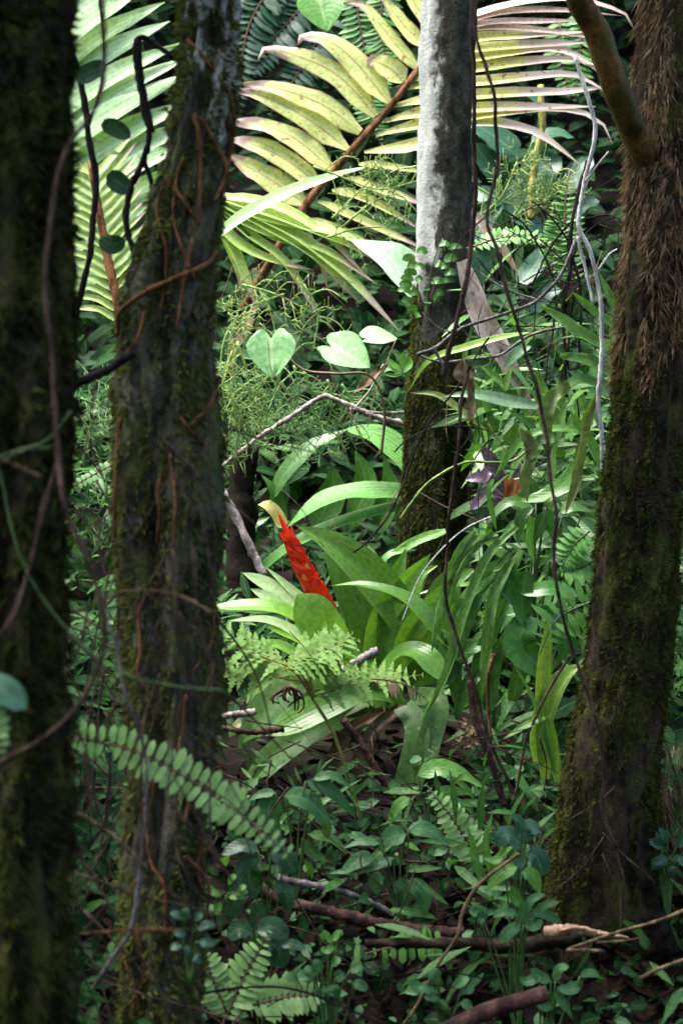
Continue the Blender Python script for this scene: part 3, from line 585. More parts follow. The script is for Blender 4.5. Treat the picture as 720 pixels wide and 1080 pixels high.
for i in range(8, 38, 3):
    v = i/40; c = C[i]; t = T[i]
    for sd in (-1, 1):
        s = t.cross(V((.3, -1, .2))).normalized()*sd
        L = lerp(.105, .062, v)*R.uniform(.9, 1.1); wd = lerp(.046, .021, v)
        b = MB(); o = s*lerp(.020, .007, v)+V((0, -.012*(1 if (i//3) % 2 else .4), 0))
        blade(b, [c-t*.01, c+t*L*.45+o, c+t*L+o*1.2+s*.010], wd, (s*.75+V((0, -.9, .15))).normalized(), acum, 9, -.45, .12, 0, 6)
        b.build('bract', M['bract_yellow' if (i in (23,) and sd == 1) else 'bract'], fso)
b = MB(); blade(b, [C[36], C[38]+T[38]*.02, C[40]+T[40]*.07], .011, (0, -1, .2), acum, 6, -.5, 0, 0, 4); b.build('bract', M['bract'], fso)
b = MB(); blade(b, PP([(300, 558), (292, 542), (282, 533), (272, 532)], D-.02), 6.5*K*D, (-.2, -.9, .5), obl, 8, .2, .3, 0, 4)
tag(b.build('dead_leaf', M['dead_yellow']), 'curled pale yellow dead leaf stuck on the tip of the red spike', 'dead leaf')

# small purple bromeliad
pb_ = thing('bromeliad', 'small purple bromeliad with an orange heart lodged among the strap ferns', 'bromeliad', P(532, 522, 3.95))
for pts in ([(535, 522), (510, 505), (490, 506)], [(535, 524), (515, 520), (497, 538)], [(535, 520), (520, 490), (507, 470)], [(534, 518), (525, 500), (515, 497), (508, 512)], [(536, 525), (522, 535), (514, 552)], [(536, 525), (545, 500), (540, 475)]):
    b = MB(); blade(b, PP(pts, 3.9), 6.5*K*3.9, (-.2, -.8, .5), bromeleaf, 9, .3, 0, 0, 4); b.build('leaf', M['purple'], pb_)
b = MB()
for k in range(5): blade(b, PP([(534, 530), (538+k*2, 515), (534+k*4, 500+k*3)], 3.86), 6*K*3.9, (0, -.9, .3), bromeleaf, 6, .3, .2, 0, 4)
b.build('heart', M['orange_leaf'], pb_)

# ------------------------------------------------------------------ plants with hand-placed leaves
def plant(name, label, cat, d, root, leaves, mat, prof=acum, stem='green_stem', n=8, fold=.16, nrm=(0, -.75, .65), wave=.1, group=None, stems=True, sr=1.3):
    """leaves: (path pixels, width px); stems join each leaf base to the root on the ground"""
    rt = P(root[0], root[1], d); gz = G(rt.x, rt.y)
    if rt.z > gz+.25: pass
    else: rt.z = min(rt.z, gz+.0)
    t = thing(name, label, cat, rt, group)
    lm = MB(); sm = MB()
    for pts, w in leaves:
        q = PP(pts, d)
        nn = V(nrm)+V((R.uniform(-.25, .25), R.uniform(-.1, .1), R.uniform(-.2, .2)))
        if len(q) == 2:
            q = [q[0], q[0].lerp(q[1], .5)+V((0, -.003, .06*(q[1]-q[0]).length)), q[1]]
        blade(lm, q, w*.5*K*d, nn, prof, n, fold, wave, 0, 4)
        if stems:
            m1 = rt.lerp(q[0], .55)+V((R.uniform(-.01, .01), .01, .02))
            tube(sm, [rt, m1, q[0]], sr*1.2*K*d, sr*.7*K*d, 5, 8, .05)
    lm.build('foliage', M[mat], t)
    if stems: sm.build('stem', M[stem], t)
    return t
def around(cx, cy, n, sx, sy, ln, w, seed, up=.3):
    r = random.Random(seed); out = []
    for i in range(n):
        a = 2*math.pi*i/n+r.uniform(-.5, .5); q = r.uniform(.25, 1)
        x, y = cx+math.cos(a)*sx*q, cy+math.sin(a)*sy*q
        L = ln*r.uniform(.75, 1.2); aa = a+r.uniform(-.5, .5)
        out.append(([(x, y), (x+math.cos(aa)*L, y+math.sin(aa)*L*.7-L*up*.2)], w*r.uniform(.85, 1.15)))
    return out

plant('pleated_plant', 'broad pleated leaves curving behind the bromeliad, partly behind the mottled trunk', 'plant', 4.75, (455, 640),
      [([(455, 535), (425, 521), (380, 519), (340, 528), (303, 556)], 32), ([(455, 530), (440, 495), (400, 462), (362, 453)], 40), ([(452, 560), (425, 536), (370, 548), (310, 574), (272, 605), (250, 638)], 22)], 'pleat', strap, 'green_stem', 16, .2, (0, -.6, .8))
plant('pleated_plant', 'dark strap leaves rising left of the broad pleated leaves below the bent dry stalk', 'plant', 4.95, (290, 600),
      [([(285, 530), (300, 500), (330, 470), (368, 452)], 22), ([(300, 560), (290, 520), (275, 500)], 16), ([(330, 560), (350, 520), (350, 490)], 34), ([(370, 560), (385, 510), (375, 475)], 30), ([(395, 570), (410, 520), (405, 480)], 24), ([(270, 590), (262, 560), (285, 545)], 18)], 'leaf_mid', lance, n=12)
plant('pleated_plant', 'slim blades crossing low behind the rightmost bromeliad leaves at the mossy trunk foot', 'plant', 4.3, (420, 640),
      [([(470, 560), (440, 570), (405, 590)], 11), ([(420, 640), (415, 600), (430, 572)], 13), ([(395, 610), (410, 585), (440, 580)], 9), ([(405, 630), (395, 600), (375, 575)], 11)], 'leaf_bright', strap, n=10)
plant('strap_leaf', 'single long bright green blade crossing in front of the yellow palm frond', 'leaf', 5.1, (215, 262), [([(215, 262), (250, 232), (300, 205), (350, 186), (392, 174)], 17)], 'palm_green', lance, n=14, stems=False, fold=.35)
plant('ribbed_leaf', 'large pale ribbed leaf tucked against the left side of the mottled trunk', 'leaf', 4.9, (470, 330), [([(470, 335), (440, 300), (410, 272), (368, 252)], 54)], 'leaf_pale', lance, n=14, stems=False)
# heart leaves
def heart(mb, c, size, ang, d, nrm, tilt=0.0):
    nrm = V(nrm).normalized(); dn = V((math.sin(ang), 0, -math.cos(ang)))
    dn = (dn-nrm*dn.dot(nrm)).normalized(); sd = dn.cross(nrm)
    s = size*K*d; rows = []; uvs = []
    for i in range(13):
        a = i/12; row = []; q = []
        for j in range(9):
            u = j/8*2-1
            # heart outline: half width and top edge
            v = a
            wv = .66*(max(0, math.sin(math.pi*(.12+.88*v)**.8)))**.75*(1-.25*v)
            top = -.26*(1-(abs(u)-.55)**2/.30)*(1-v)
            row.append(c+sd*(u*wv*s)+dn*((v+top*1.0)*s)+nrm*(.22*abs(u)*wv*s-.12*s*v*v+.03*s*noise.noise(V((u*2, v*3, size)))))
            q.append((j/8, v))
        rows.append(row); uvs.append(q)
    mb.grid(rows, uvs)
hv = thing('heart_leaf_vine', 'pale heart leaved creeper, three leaves in a row left of the mottled trunk', 'creeper', P(395, 440, 4.4))
sm = MB(); tube(sm, PP([(300, 372), (320, 390), (355, 394), (390, 396), (405, 430), (402, 480)], 4.45), 1.4*K*4.4, 1.6*K*4.4, 5, 24, .1); tube(sm, PP([(376, 358), (385, 375), (388, 396)], 4.45), 1*K*4.4, 1*K*4.4, 5); tube(sm, PP([(285, 352), (298, 372), (300, 372)], 4.45), 1*K*4.4, 1*K*4.4, 5)
sm.build('stem', M['brown_stem'], hv)
for c, s, a, nn in ((P(286, 357, 4.4), 43, .05, (-.05, -.95, .3)), (P(350, 366, 4.4), 46, .95, (.1, -.75, .65)), (P(388, 357, 4.4), 32, 1.9, (0, -.6, .8))):
    b = MB(); heart(b, c, s, a, 4.4, nn); b.build('leaf', M['leaf_heart'], hv)
hv2 = thing('heart_leaf_vine', 'lone heart shaped leaf dangling at the top edge above the yellow palm', 'creeper', P(338, -20, 6.2))
b = MB(); heart(b, P(336, -2, 6.2), 42, .2, 6.2, (.0, -.9, .4)); b.build('leaf', M['leaf_bright'], hv2)
b = MB(); tube(b, PP([(336, -2), (350, -40), (360, -120)], 6.25), 1.5*K*6, 1.5*K*6, 5); b.build('stem', M['green_stem'], hv2)

plant('aroid', 'cluster of blue green arrow leaves behind the dry palm tips', 'plant', 6.3, (545, 320),
      [([(545, 165), (530, 150), (498, 128)], 40), ([(560, 150), (580, 140), (605, 145)], 26), ([(525, 190), (510, 165), (498, 150)], 26), ([(560, 210), (570, 180), (592, 165)], 46), ([(590, 205), (610, 180), (625, 165)], 30), ([(540, 230), (548, 205), (560, 185)], 38), ([(530, 215), (515, 205), (500, 210)], 28),
       ([(570, 110), (555, 98), (530, 95)], 22), ([(600, 230), (612, 215), (632, 212)], 26), ([(575, 250), (560, 235), (540, 232)], 28), ([(505, 250), (515, 228), (530, 215)], 28)], 'leaf_teal', oval)
plant('aroid', 'blue green leaves glimpsed between mottled trunk and the mauve dead sheath', 'plant', 5.6, (510, 360), [([(510, 300), (505, 275), (490, 250)], 30), ([(545, 300), (560, 285), (575, 262)], 28), ([(500, 260), (512, 250), (522, 262)], 22), ([(560, 330), (575, 310), (592, 305)], 24)], 'leaf_teal', oval)
plant('shrub', 'lancet leaved shrub below the purple bromeliad', 'shrub', 3.6, (560, 720),
      [([(560, 533), (535, 530), (512, 553)], 15), ([(562, 535), (550, 545), (546, 573)], 16), ([(575, 540), (570, 552), (560, 577)], 15), ([(592, 545), (606, 562), (619, 588)], 20), ([(590, 541), (605, 535), (626, 540)], 13), ([(575, 535), (580, 555), (583, 572)], 14), ([(565, 530), (560, 510), (545, 500)], 13), ([(600, 560), (590, 580), (575, 595)], 16), ([(612, 545), (624, 555), (634, 572)], 12)], 'leaf_mid', acum, n=9)
plant('broad_leaf_plant', 'glossy dark plant with one level oval leaf left of the shaggy tree fern', 'plant', 3.55, (575, 720), [([(609, 629), (580, 621), (548, 626)], 23), ([(560, 648), (548, 680), (578, 712)], 40), ([(565, 640), (590, 660), (600, 700)], 30), ([(555, 600), (550, 640), (560, 665)], 24), ([(540, 590), (535, 620), (545, 640)], 20)], 'leaf_gloss', oval, n=10)
# yellow-green blades by the tree fern
plant('blade_plant', 'tall yellow green arching blades at the left foot of the tree fern', 'plant', 3.2, (572, 830),
      [([(575, 822), (572, 760), (574, 700), (580, 645)], 17), ([(568, 805), (570, 765), (582, 730), (600, 708), (616, 702)], 23), ([(588, 825), (583, 785), (577, 748)], 11)], 'leaf_lime', strap, n=14, fold=.25, stems=False)
plant('blade_plant', 'thin bluish grass blades crossing below the yellow green blades', 'plant', 3.1, (575, 830), [([(585, 815), (565, 745), (540, 697)], 6), ([(580, 755), (555, 765), (530, 780)], 9), ([(585, 818), (578, 780), (574, 745)], 10)], 'leaf_bright', lance, n=10, stems=False)

# strap ferns on the right
def straps(label, d, root, leaves, mat, wave=.35, prof=strap, group=None, n=14, nrm=(0, -.85, .5), name='strap_fern'):
    rt = P(*root, d); t = thing(name, label, 'strap fern', rt, group)
    for pts, w in leaves:
        b = MB(); blade(b, PP(pts, d), w*.5*K*d, V(nrm)+V((R.uniform(-.3, .3), 0, R.uniform(-.2, .2))), prof, n, .2, wave, R.uniform(-.4, .4), 4)
        b.build('leaf', M[mat], t)
    return t
straps('strap fern sprouting leftward high on the tree fern above the others', 3.45, (658, 370), [([(660, 350), (632, 332), (602, 307)], 9), ([(658, 340), (645, 318), (632, 288)], 9), ([(660, 362), (630, 362), (590, 335), (568, 322)], 15), ([(660, 392), (635, 368), (612, 355), (590, 357)], 11), ([(655, 398), (620, 380), (590, 375)], 16), ([(655, 380), (648, 352), (655, 330)], 14), ([(650, 410), (610, 400), (590, 418)], 12)], 'strap')
straps('long pale strap leaf stretching left across the mottled trunk', 3.8, (560, 350), [([(562, 350), (530, 355), (490, 366), (452, 380), (431, 412)], 9)], 'leaf_lime', .1, lance)
straps('blue grey strap leaf lying level under the mauve dead sheath', 3.85, (572, 428), [([(575, 430), (540, 424), (500, 416), (466, 418)], 15), ([(560, 365), (545, 372), (530, 390)], 12)], 'strap_glauc', .05, lance)
straps('olive strap leaf bending across the moss of the mottled trunk', 3.9, (500, 450), [([(505, 450), (485, 432), (460, 416), (432, 414)], 9)], 'leaf_olive', .1, lance)
straps('withered olive straps hanging beside the pale lichen twig', 3.4, (628, 420), [([(628, 418), (617, 450), (608, 500), (596, 542)], 11), ([(600, 405), (582, 420), (575, 445), (580, 470)], 15), ([(555, 455), (560, 480), (553, 505), (556, 530)], 13), ([(548, 455), (560, 470), (556, 492)], 12)], 'leaf_olive', .7)
straps('lime strap fern arching over the lancet leaved shrub', 3.5, (615, 490), [([(614, 485), (592, 512), (570, 524), (546, 529)], 18), ([(640, 500), (622, 465), (600, 432)], 11), ([(622, 455), (580, 452), (548, 466), (520, 505)], 9), ([(520, 505), (515, 520), (523, 560)], 6), ([(560, 545), (558, 570), (563, 595)], 9)], 'leaf_bright', .2)
straps('wavy edged strap fern trailing down between purple bromeliad and the big bromeliad', 3.55, (535, 555), [([(545, 555), (512, 590), (488, 650), (468, 715), (440, 768)], 10), ([(520, 560), (490, 590), (470, 640), (478, 690)], 9), ([(525, 565), (500, 570), (480, 600), (468, 632)], 9), ([(540, 590), (520, 630), (512, 690), (508, 740)], 12), ([(550, 580), (535, 610), (525, 640)], 10), ([(500, 560), (480, 590), (462, 650), (455, 690)], 9)], 'strap', .9)
straps('dark strap fern massed under the lancet shrub left of the tree fern', 3.7, (530, 720), [([(500, 760), (505, 700), (525, 650), (545, 600)], 16), ([(515, 750), (520, 700), (540, 660)], 18), ([(480, 740), (480, 690), (500, 640), (520, 610)], 15), ([(490, 700), (470, 670), (462, 690), (458, 720)], 16), ([(470, 720), (485, 690), (510, 680), (530, 690)], 18), ([(540, 740), (550, 700), (560, 660)], 16), ([(520, 720), (505, 710), (490, 730), (480, 760)], 16), ([(480, 650), (500, 620), (530, 600)], 14)], 'leaf_mid', .4)
straps('grey green straps among the dark twigs right of the mauve dead sheath', 3.95, (560, 440), [([(560, 445), (545, 420), (525, 400), (505, 385)], 10), ([(565, 450), (572, 420), (565, 390)], 14), ([(575, 455), (590, 420), (585, 395)], 14), ([(540, 450), (530, 420), (540, 385)], 9), ([(520, 450), (510, 420), (495, 400)], 8), ([(600, 450), (610, 430), (612, 405)], 11), ([(535, 470), (540, 440), (530, 430)], 16), ([(590, 480), (585, 450), (560, 440)], 14)], 'strap', .4)
straps('narrow twisted straps in the shade just right of the mottled trunk', 4.2, (500, 470), [([(500, 480), (505, 430), (490, 380), (500, 340)], 8), ([(510, 470), (520, 420), (530, 360)], 9), ([(515, 470), (495, 420), (490, 400)], 9), ([(530, 460), (550, 400), (540, 340)], 8), ([(525, 450), (515, 400), (522, 370)], 8)], 'leaf_mid', .5)
plant('rosette', 'tiny bright leaf rosette perched left of the mottled trunk', 'plant', 4.35, (428, 400), [([(424, 393), (412, 388), (404, 393)], 8), ([(424, 392), (412, 382), (408, 376)], 8), ([(425, 390), (424, 378), (426, 370)], 8), ([(425, 393), (432, 384), (432, 375)], 8), ([(424, 394), (415, 396), (404, 394)], 7)], 'leaf_bright', lance, stems=False)
# creeper climbing on the mottled trunk
cl = thing('climber', 'small round leaved climber clinging to the mottled trunk above its moss', 'climber', P(455, 330, 4.3))
lm = MB(); sm = MB(); tube(sm, on_trunk(T3, [(450, 335), (452, 300), (458, 275), (466, 255)], .01), .003, .002, 5, 14, .05)
for (x, y, a) in [(452, 268, 2.6), (462, 262, .6), (466, 278, .2), (460, 286, .1), (466, 292, .3), (455, 300, .5), (444, 290, 3), (440, 302, 3.1), (446, 312, 2.7), (458, 312, .9), (470, 266, .2), (452, 322, 1.6), (444, 276, 3.0), (450, 284, 2.5), (438, 318, 2.9), (448, 296, 2.2), (456, 318, 1.2), (442, 328, 2.4), (464, 300, .4), (450, 308, 1.5), (436, 306, 3.0), (446, 334, 2.0), (458, 282, 1.0), (446, 283, 2.8), (440, 295, 3.0)]:
    p = on_trunk(T3, [(x, y)], .015)[0]; dv = V((math.cos(a), -.25, -.35*abs(math.sin(a))+.1))
    q = p+dv*.046; blade(lm, [p, p.lerp(q, .5)+V((0, -.008, .006)), q], R.uniform(.011, .016), (R.uniform(-.5, .5), -.9, R.uniform(-.1, .5)), oval, 6, .12, 0, 0, 4)
lm.build('foliage', M['leaf_mid'], cl); sm.build('stem', M['green_stem'], cl)

# dark leaves on lianas, top left
plant('climber', 'row of dull teal leaves strung on the dark lianas against the pale palm', 'climber', 2.35, (95, 95),
      [([(80, 85), (95, 76), (113, 67)], 22), ([(106, 132), (120, 134), (138, 145)], 20), ([(112, 185), (122, 190), (138, 202)], 24), ([(106, 250), (118, 258), (132, 252)], 22)], 'leaf_dark', oval, stems=False, n=9, nrm=(.2, -.8, -.1))
plant('climber', 'two small lime leaves on a thin stem in front of the pale palm', 'climber', 2.4, (95, 160), [([(78, 156), (90, 148), (106, 150)], 13), ([(104, 164), (118, 161), (132, 164)], 10)], 'leaf_lime', lance, stems=False)
plant('climber', 'blurred teal leaf poking in at the left edge over the mossy trunk', 'climber', 1.5, (-20, 740), [([(-30, 735), (-5, 724), (28, 748)], 36)], 'leaf_teal', oval, stems=True)

# lower herbs
H = 'low herbs on the forest floor'
plant('herb', 'herb with three long drooping leaflets just right of the ladder fern tip', 'herb', 2.95, (310, 950), [([(290, 838), (283, 860), (296, 888)], 30), ([(300, 838), (325, 845), (350, 871)], 26), ([(322, 824), (350, 835), (376, 864)], 17), ([(330, 822), (350, 818), (372, 832)], 12), ([(290, 836), (275, 838), (262, 845)], 12)], 'herb', acum, group=H)
plant('herb', 'shaded herb with dusky leaves below the tip of the long ladder fern', 'herb', 2.7, (270, 990), [([(272, 898), (255, 892), (234, 902)], 18), ([(275, 905), (262, 918), (268, 948)], 32), ([(285, 900), (300, 905), (312, 922)], 24), ([(262, 935), (250, 945), (240, 972)], 24), ([(290, 930), (302, 945), (304, 962)], 20), ([(300, 895), (290, 888), (278, 886)], 14), ([(270, 950), (272, 965), (268, 980)], 18)], 'leaf_dark', oval, group=H)
plant('herb', 'spreading herb with pointed leaves beneath the pale hanging bromeliad leaf', 'herb', 2.9, (425, 975), [([(428, 880), (410, 884), (398, 898)], 24), ([(430, 875), (452, 876), (474, 892)], 20), ([(400, 890), (382, 888), (362, 895)], 12), ([(395, 905), (378, 908), (355, 925)], 20), ([(405, 925), (396, 930), (398, 945)], 18), ([(415, 932), (426, 940), (425, 962)], 22), ([(430, 930), (446, 944), (448, 968)], 24), ([(415, 905), (385, 915), (345, 922)], 16)], 'herb', acum, group=H)
plant('herb', 'herb with big round dusky leaflets over the upright frond at the bottom edge', 'herb', 2.6, (275, 1050), [([(265, 985), (253, 980), (240, 990)], 22), ([(270, 982), (288, 978), (304, 990)], 24), ([(280, 995), (292, 1000), (298, 1022)], 24), ([(296, 998), (308, 996), (322, 1002)], 12)], 'leaf_dark', oval, group=H)
plant('herb', 'tiny leaved herb with light leaves under the root laced trunk', 'herb', 2.5, (232, 985), around(238, 945, 8, 14, 14, 16, 9, 3), 'leaf_bright', oval, group=H)
plant('herb', 'clover like herb at the bottom edge between the two fern clumps', 'herb', 2.55, (350, 1080), around(345, 1035, 14, 34, 22, 17, 12, 5), 'herb', oval, group=H)
plant('herb', 'blue green herb against the left foot of the shaggy tree fern', 'herb', 2.75, (550, 950), [([(550, 895), (535, 880), (524, 893)], 24), ([(552, 890), (556, 872), (570, 878)], 20), ([(556, 900), (566, 905), (572, 925)], 28), ([(548, 880), (548, 868), (540, 858)], 12), ([(552, 905), (545, 915), (545, 930)], 18)], 'leaf_teal', oval, group=H)
plant('herb', 'bright pointed herb in front of the thin curved twig', 'herb', 2.7, (538, 985), [([(545, 915), (530, 920), (512, 940)], 20), ([(550, 920), (562, 925), (570, 945)], 17), ([(540, 935), (545, 950), (562, 960)], 14), ([(530, 905), (520, 908), (508, 905)], 10)], 'leaf_bright', acum, group=H)
plant('herb', 'small round leaved herb standing on the broken log', 'herb', 2.62, (548, 1000), [([(552, 968), (560, 950), (575, 943)], 10), ([(555, 972), (575, 955), (590, 952)], 10), ([(560, 962), (578, 966), (592, 975)], 11), ([(548, 975), (535, 985), (528, 995)], 15), ([(548, 972), (552, 962), (552, 950)], 14), ([(505, 965), (512, 972), (498, 958)], 14), ([(552, 975), (562, 978), (572, 970)], 12), ([(510, 972), (505, 962), (494, 962)], 16), ([(545, 965), (530, 962), (520, 968)], 11)], 'herb', oval, group=H)
plant('herb', 'herb tuft at the bottom under the broken log, right of the cut branch', 'herb', 2.5, (575, 1075), [([(580, 1035), (568, 1030), (560, 1022)], 13), ([(585, 1035), (590, 1022), (600, 1020)], 11), ([(588, 1042), (600, 1045), (612, 1042)], 12), ([(585, 1048), (595, 1060), (600, 1068)], 14), ([(575, 1040), (570, 1055), (582, 1065)], 18), ([(570, 1030), (555, 1036), (548, 1030)], 12), ([(575, 1045), (562, 1050), (556, 1060)], 12), ([(612, 1030), (622, 1026), (632, 1030)], 9)], 'herb', oval, group=H)
plant('herb', 'little herb left of the cut branch at the bottom edge', 'herb', 2.55, (468, 1075), around(468, 1050, 9, 20, 18, 17, 12, 8), 'herb', oval, group=H)
plant('herb', 'herb tuft spreading right of the tree fern foot beside the dry thatch', 'herb', 2.9, (705, 940), around(706, 900, 9, 18, 18, 26, 12, 12), 'leaf_teal', acum, group=H)
plant('herb', 'small dull herb on the foot of the root laced trunk', 'herb', 2.1, (200, 1040), around(200, 985, 10, 14, 30, 16, 11, 14), 'leaf_teal', oval, group=H)
plant('herb', 'young light green broad leaves below the pale hanging bromeliad leaf', 'herb', 3.2, (455, 860), [([(440, 818), (470, 810), (512, 832)], 24), ([(455, 838), (480, 835), (500, 838)], 16), ([(460, 845), (490, 850), (500, 862)], 16), ([(432, 842), (420, 850), (408, 868)], 14)], 'leaf_bright', acum, group=H)
plant('herb', 'thin upright grassy sprouts behind the little herb and the curved twig', 'herb', 3.0, (520, 935), [([(520, 930), (512, 890), (520, 855)], 8), ([(525, 930), (530, 890), (522, 865)], 7), ([(505, 930), (500, 900), (492, 870)], 8), ([(535, 930), (545, 895), (540, 870)], 7), ([(515, 930), (525, 905), (545, 890)], 9)], 'leaf_bright', lance, stems=False, group=H)
plant('herb', 'leafy herb at the foot of the bromeliad left of the yellow bracken stalk', 'herb', 3.1, (330, 900), [([(322, 870), (335, 850), (360, 835)], 12), ([(325, 880), (350, 885), (370, 905)], 14), ([(318, 885), (330, 900), (350, 910)], 14), ([(330, 860), (345, 872), (340, 895)], 13)], 'leaf_mid', acum, group=H)
plant('herb', 'light sprig of tiny leaves under the long purple stick', 'herb', 2.65, (350, 1000), [([(350, 995), (342, 985), (340, 992)], 9), ([(350, 992), (358, 984), (360, 988)], 9), ([(352, 998), (345, 1003), (338, 1000)], 9)], 'leaf_bright', oval, group=H)
plant('herb', 'small leaves sprouting low on the dark twigs between the lefthand trunks', 'herb', 2.3, (60, 800), [([(50, 762), (40, 755), (32, 760)], 14), ([(62, 765), (55, 752), (52, 745)], 12), ([(48, 775), (40, 782), (38, 790)], 14), ([(22, 700), (12, 708), (8, 706)], 12)], 'leaf_bright', oval, group=H)

# ------------------------------------------------------------------ clubmoss sprays
def clubmoss(label, d, sprays, mat, size=1.0, dens=1.0, seed=1):
    r = random.Random(seed); t = thing('clubmoss', label, 'clubmoss', P(sprays[0][0][0], sprays[0][0][1], d))
    for s in sprays:
        b = MB(); C = spline(PP(s, d), 18); T = tangents(C)
        tube(b, C[::3], 1.6*K*d*size, .8*K*d*size, 4, 14, .1)
        for i in range(2, 19):
            for sd in (-1, 1):
                if r.random() > .36*dens: continue
                side = T[i].cross(V((0, -1, .1))).normalized()*sd
                L = (50-28*i/18)*K*d*size*r.uniform(.5, 1.25)
                dv = (side+T[i]*r.uniform(.4, 1)+V((0, r.uniform(-.7, .3), 0))).normalized()
                e = C[i]+dv*L-V((0, 0, .25*L)); m1 = C[i]+dv*L*.55+V((0, 0, .06*L))
                br_ = spline([C[i], m1, e], 5)
                tube(b, br_[::1], .75*K*d*size, .45*K*d*size, 4, 6, .05)
                for k in (1, 2, 3, 4, 5):
                    if r.random() < .3: continue
                    for s2 in (-1, 1):
                        w2 = side.cross(dv); ax = (dv*.8+V((0, r.uniform(-.6, .1), 0))+(T[i] if s2 > 0 else -T[i])*.8).normalized()
                        l2 = 11*K*d*size*r.uniform(.4, 1.3); q = br_[k]+ax*l2+V((0, 0, l2*r.uniform(-.2, .45)))
                        tube(b, [br_[k], br_[k]+ax*l2*.6, q], .62*K*d*size, .25*K*d*size, 4, 3, .0)
        b.build('spray', M[mat], t)
clubmoss('yellow green clubmoss sprays hanging before the lower yellow palm leaflets', 5.0, [[(330, 175), (370, 190), (400, 200), (440, 190)], [(360, 240), (390, 215), (420, 205), (445, 230)], [(345, 250), (380, 240), (420, 240)], [(440, 175), (415, 180), (395, 195)], [(350, 230), (380, 200), (405, 175)]], 'clubmoss', .8, .8, 1)
clubmoss('clubmoss sprays drooping under the browned palm tips behind the heart leaves', 4.7, [[(255, 300), (290, 310), (330, 330)], [(270, 330), (240, 350), (230, 400)], [(320, 300), (335, 330), (330, 370)], [(300, 310), (270, 320), (245, 330)], [(240, 330), (262, 350), (270, 400)]], 'clubmoss', .95, .9, 2)
clubmoss('yellowish clubmoss cascade on the right flank of the root laced trunk', 4.5, [[(245, 370), (235, 410), (245, 450)], [(250, 360), (262, 400), (262, 440)], [(228, 400), (235, 440), (232, 480)], [(240, 420), (262, 450), (275, 470)]], 'clubmoss', 1.0, 1, 3)
clubmoss('green clubmoss tassels hanging right below the heart shaped leaves', 4.6, [[(300, 380), (290, 410), (275, 435)], [(310, 385), (315, 415), (305, 445)], [(320, 390), (330, 420), (335, 450)], [(345, 400), (350, 420), (345, 455)], [(285, 395), (265, 420), (262, 450)], [(360, 405), (372, 425), (370, 450)]], 'clubmoss_dark', .9, 1, 4)
clubmoss('pale tipped clubmoss right of the white mottled trunk under the palm', 5.2, [[(510, 225), (530, 205), (545, 170)], [(560, 230), (575, 210), (585, 178)], [(500, 195), (530, 212), (570, 222)], [(540, 230), (555, 200), (552, 168)], [(590, 235), (585, 210), (590, 190)]], 'clubmoss', .9, .8, 5)
clubmoss('clubmoss tangle glimpsed in the gap between the two lefthand mossy trunks', 4.6, [[(85, 440), (100, 460), (120, 470)], [(120, 480), (95, 510), (90, 550)], [(110, 490), (112, 520), (95, 560)], [(80, 380), (100, 400), (125, 410)], [(85, 420), (110, 430), (125, 440)]], 'clubmoss_dark', .9, 1, 6)
clubmoss('clubmoss strands left of the bent dry stalk near the red spike', 4.9, [[(240, 440), (270, 455), (300, 450)], [(250, 470), (290, 460), (330, 440)], [(240, 460), (250, 480), (245, 510)], [(300, 440), (330, 470), (340, 480)]], 'clubmoss_dark', .8, .9, 7)

# ------------------------------------------------------------------ vines and sticks
def vine(label, d, pts, r0, r1, mat='vine', name='vine', cat='vine', more=(), sides=7, wob=.010, knob=.26):
    b = MB(); kk = .42 if mat in ('vine', 'vine_dark') else .5
    tube(b, PP(pts, d), r0*kk*K*d, r1*kk*K*d, sides, max(18, 9*len(pts)), knob, wob)
    for q, a, c in more: tube(b, PP(q, d), a*.5*K*d, c*.5*K*d, sides, max(10, 6*len(q)), knob, wob)
    return tag(b.build(name, M[mat]), label, cat)
vine('brown vine snaking down the front of the leftmost mossy trunk', 1.56, [(112, -60), (108, 60), (107, 95), (96, 128), (72, 165), (52, 225), (48, 300), (58, 400), (62, 480), (80, 560), (100, 625), (108, 665), (105, 700), (78, 748), (35, 790), (-20, 815)], 6, 7, 'vine')
vine('straight black liana between the two lefthand mossy trunks', 2.4, [(45, -160), (62, 10), (70, 40), (82, 88), (93, 145), (101, 215), (90, 285), (80, 340), (70, 420), (60, 560)], 9, 8, 'vine_dark')
vine('black looping liana hooked onto the left of the root laced trunk', 2.3, [(188, 62), (165, 45), (150, 36), (142, 46), (143, 75), (150, 108), (159, 138), (152, 168), (139, 198), (136, 238), (146, 272), (156, 300)], 7, 9, 'vine_dark', more=(([(148, 40), (150, 75), (156, 110), (160, 140)], 6, 6), ([(152, 165), (158, 185), (160, 205)], 6, 5)))
vine('thin dark stem hanging in front of the pale palm', 2.35, [(110, -150), (108, 10), (106, 85), (97, 120), (90, 140)], 4, 3, 'vine_dark')
vine('dark mossy bough joining the two lefthand trunks', 2.1, [(60, 418), (80, 402), (100, 393), (115, 388), (140, 372)], 16, 10, 'vine_dark', name='branch', cat='branch', knob=.3)
vine('thin green tendril sagging from the left edge to the root laced trunk', 1.62, [(-20, 440), (0, 500), (22, 590), (62, 655), (110, 700), (150, 720), (190, 727), (232, 724)], 2.2, 2.0, 'green_stem', name='tendril', cat='tendril')
vine('green stems crossing the leftmost trunk at mid height', 1.6, [(-20, 492), (10, 480), (45, 470), (72, 438)], 2.2, 1.6, 'green_stem', name='tendril', cat='tendril', more=(([(-20, 495), (20, 475), (58, 470)], 1.8, 1.4),))
vine('tan bow shaped twig arching over the foot of the root laced trunk', 1.75, [(20, 680), (62, 652), (90, 642), (125, 625), (160, 620), (190, 627), (222, 645)], 4, 3, 'twig_tan', name='twig', cat='twig', more=(([(0, 662), (25, 650), (62, 648)], 4, 3),))
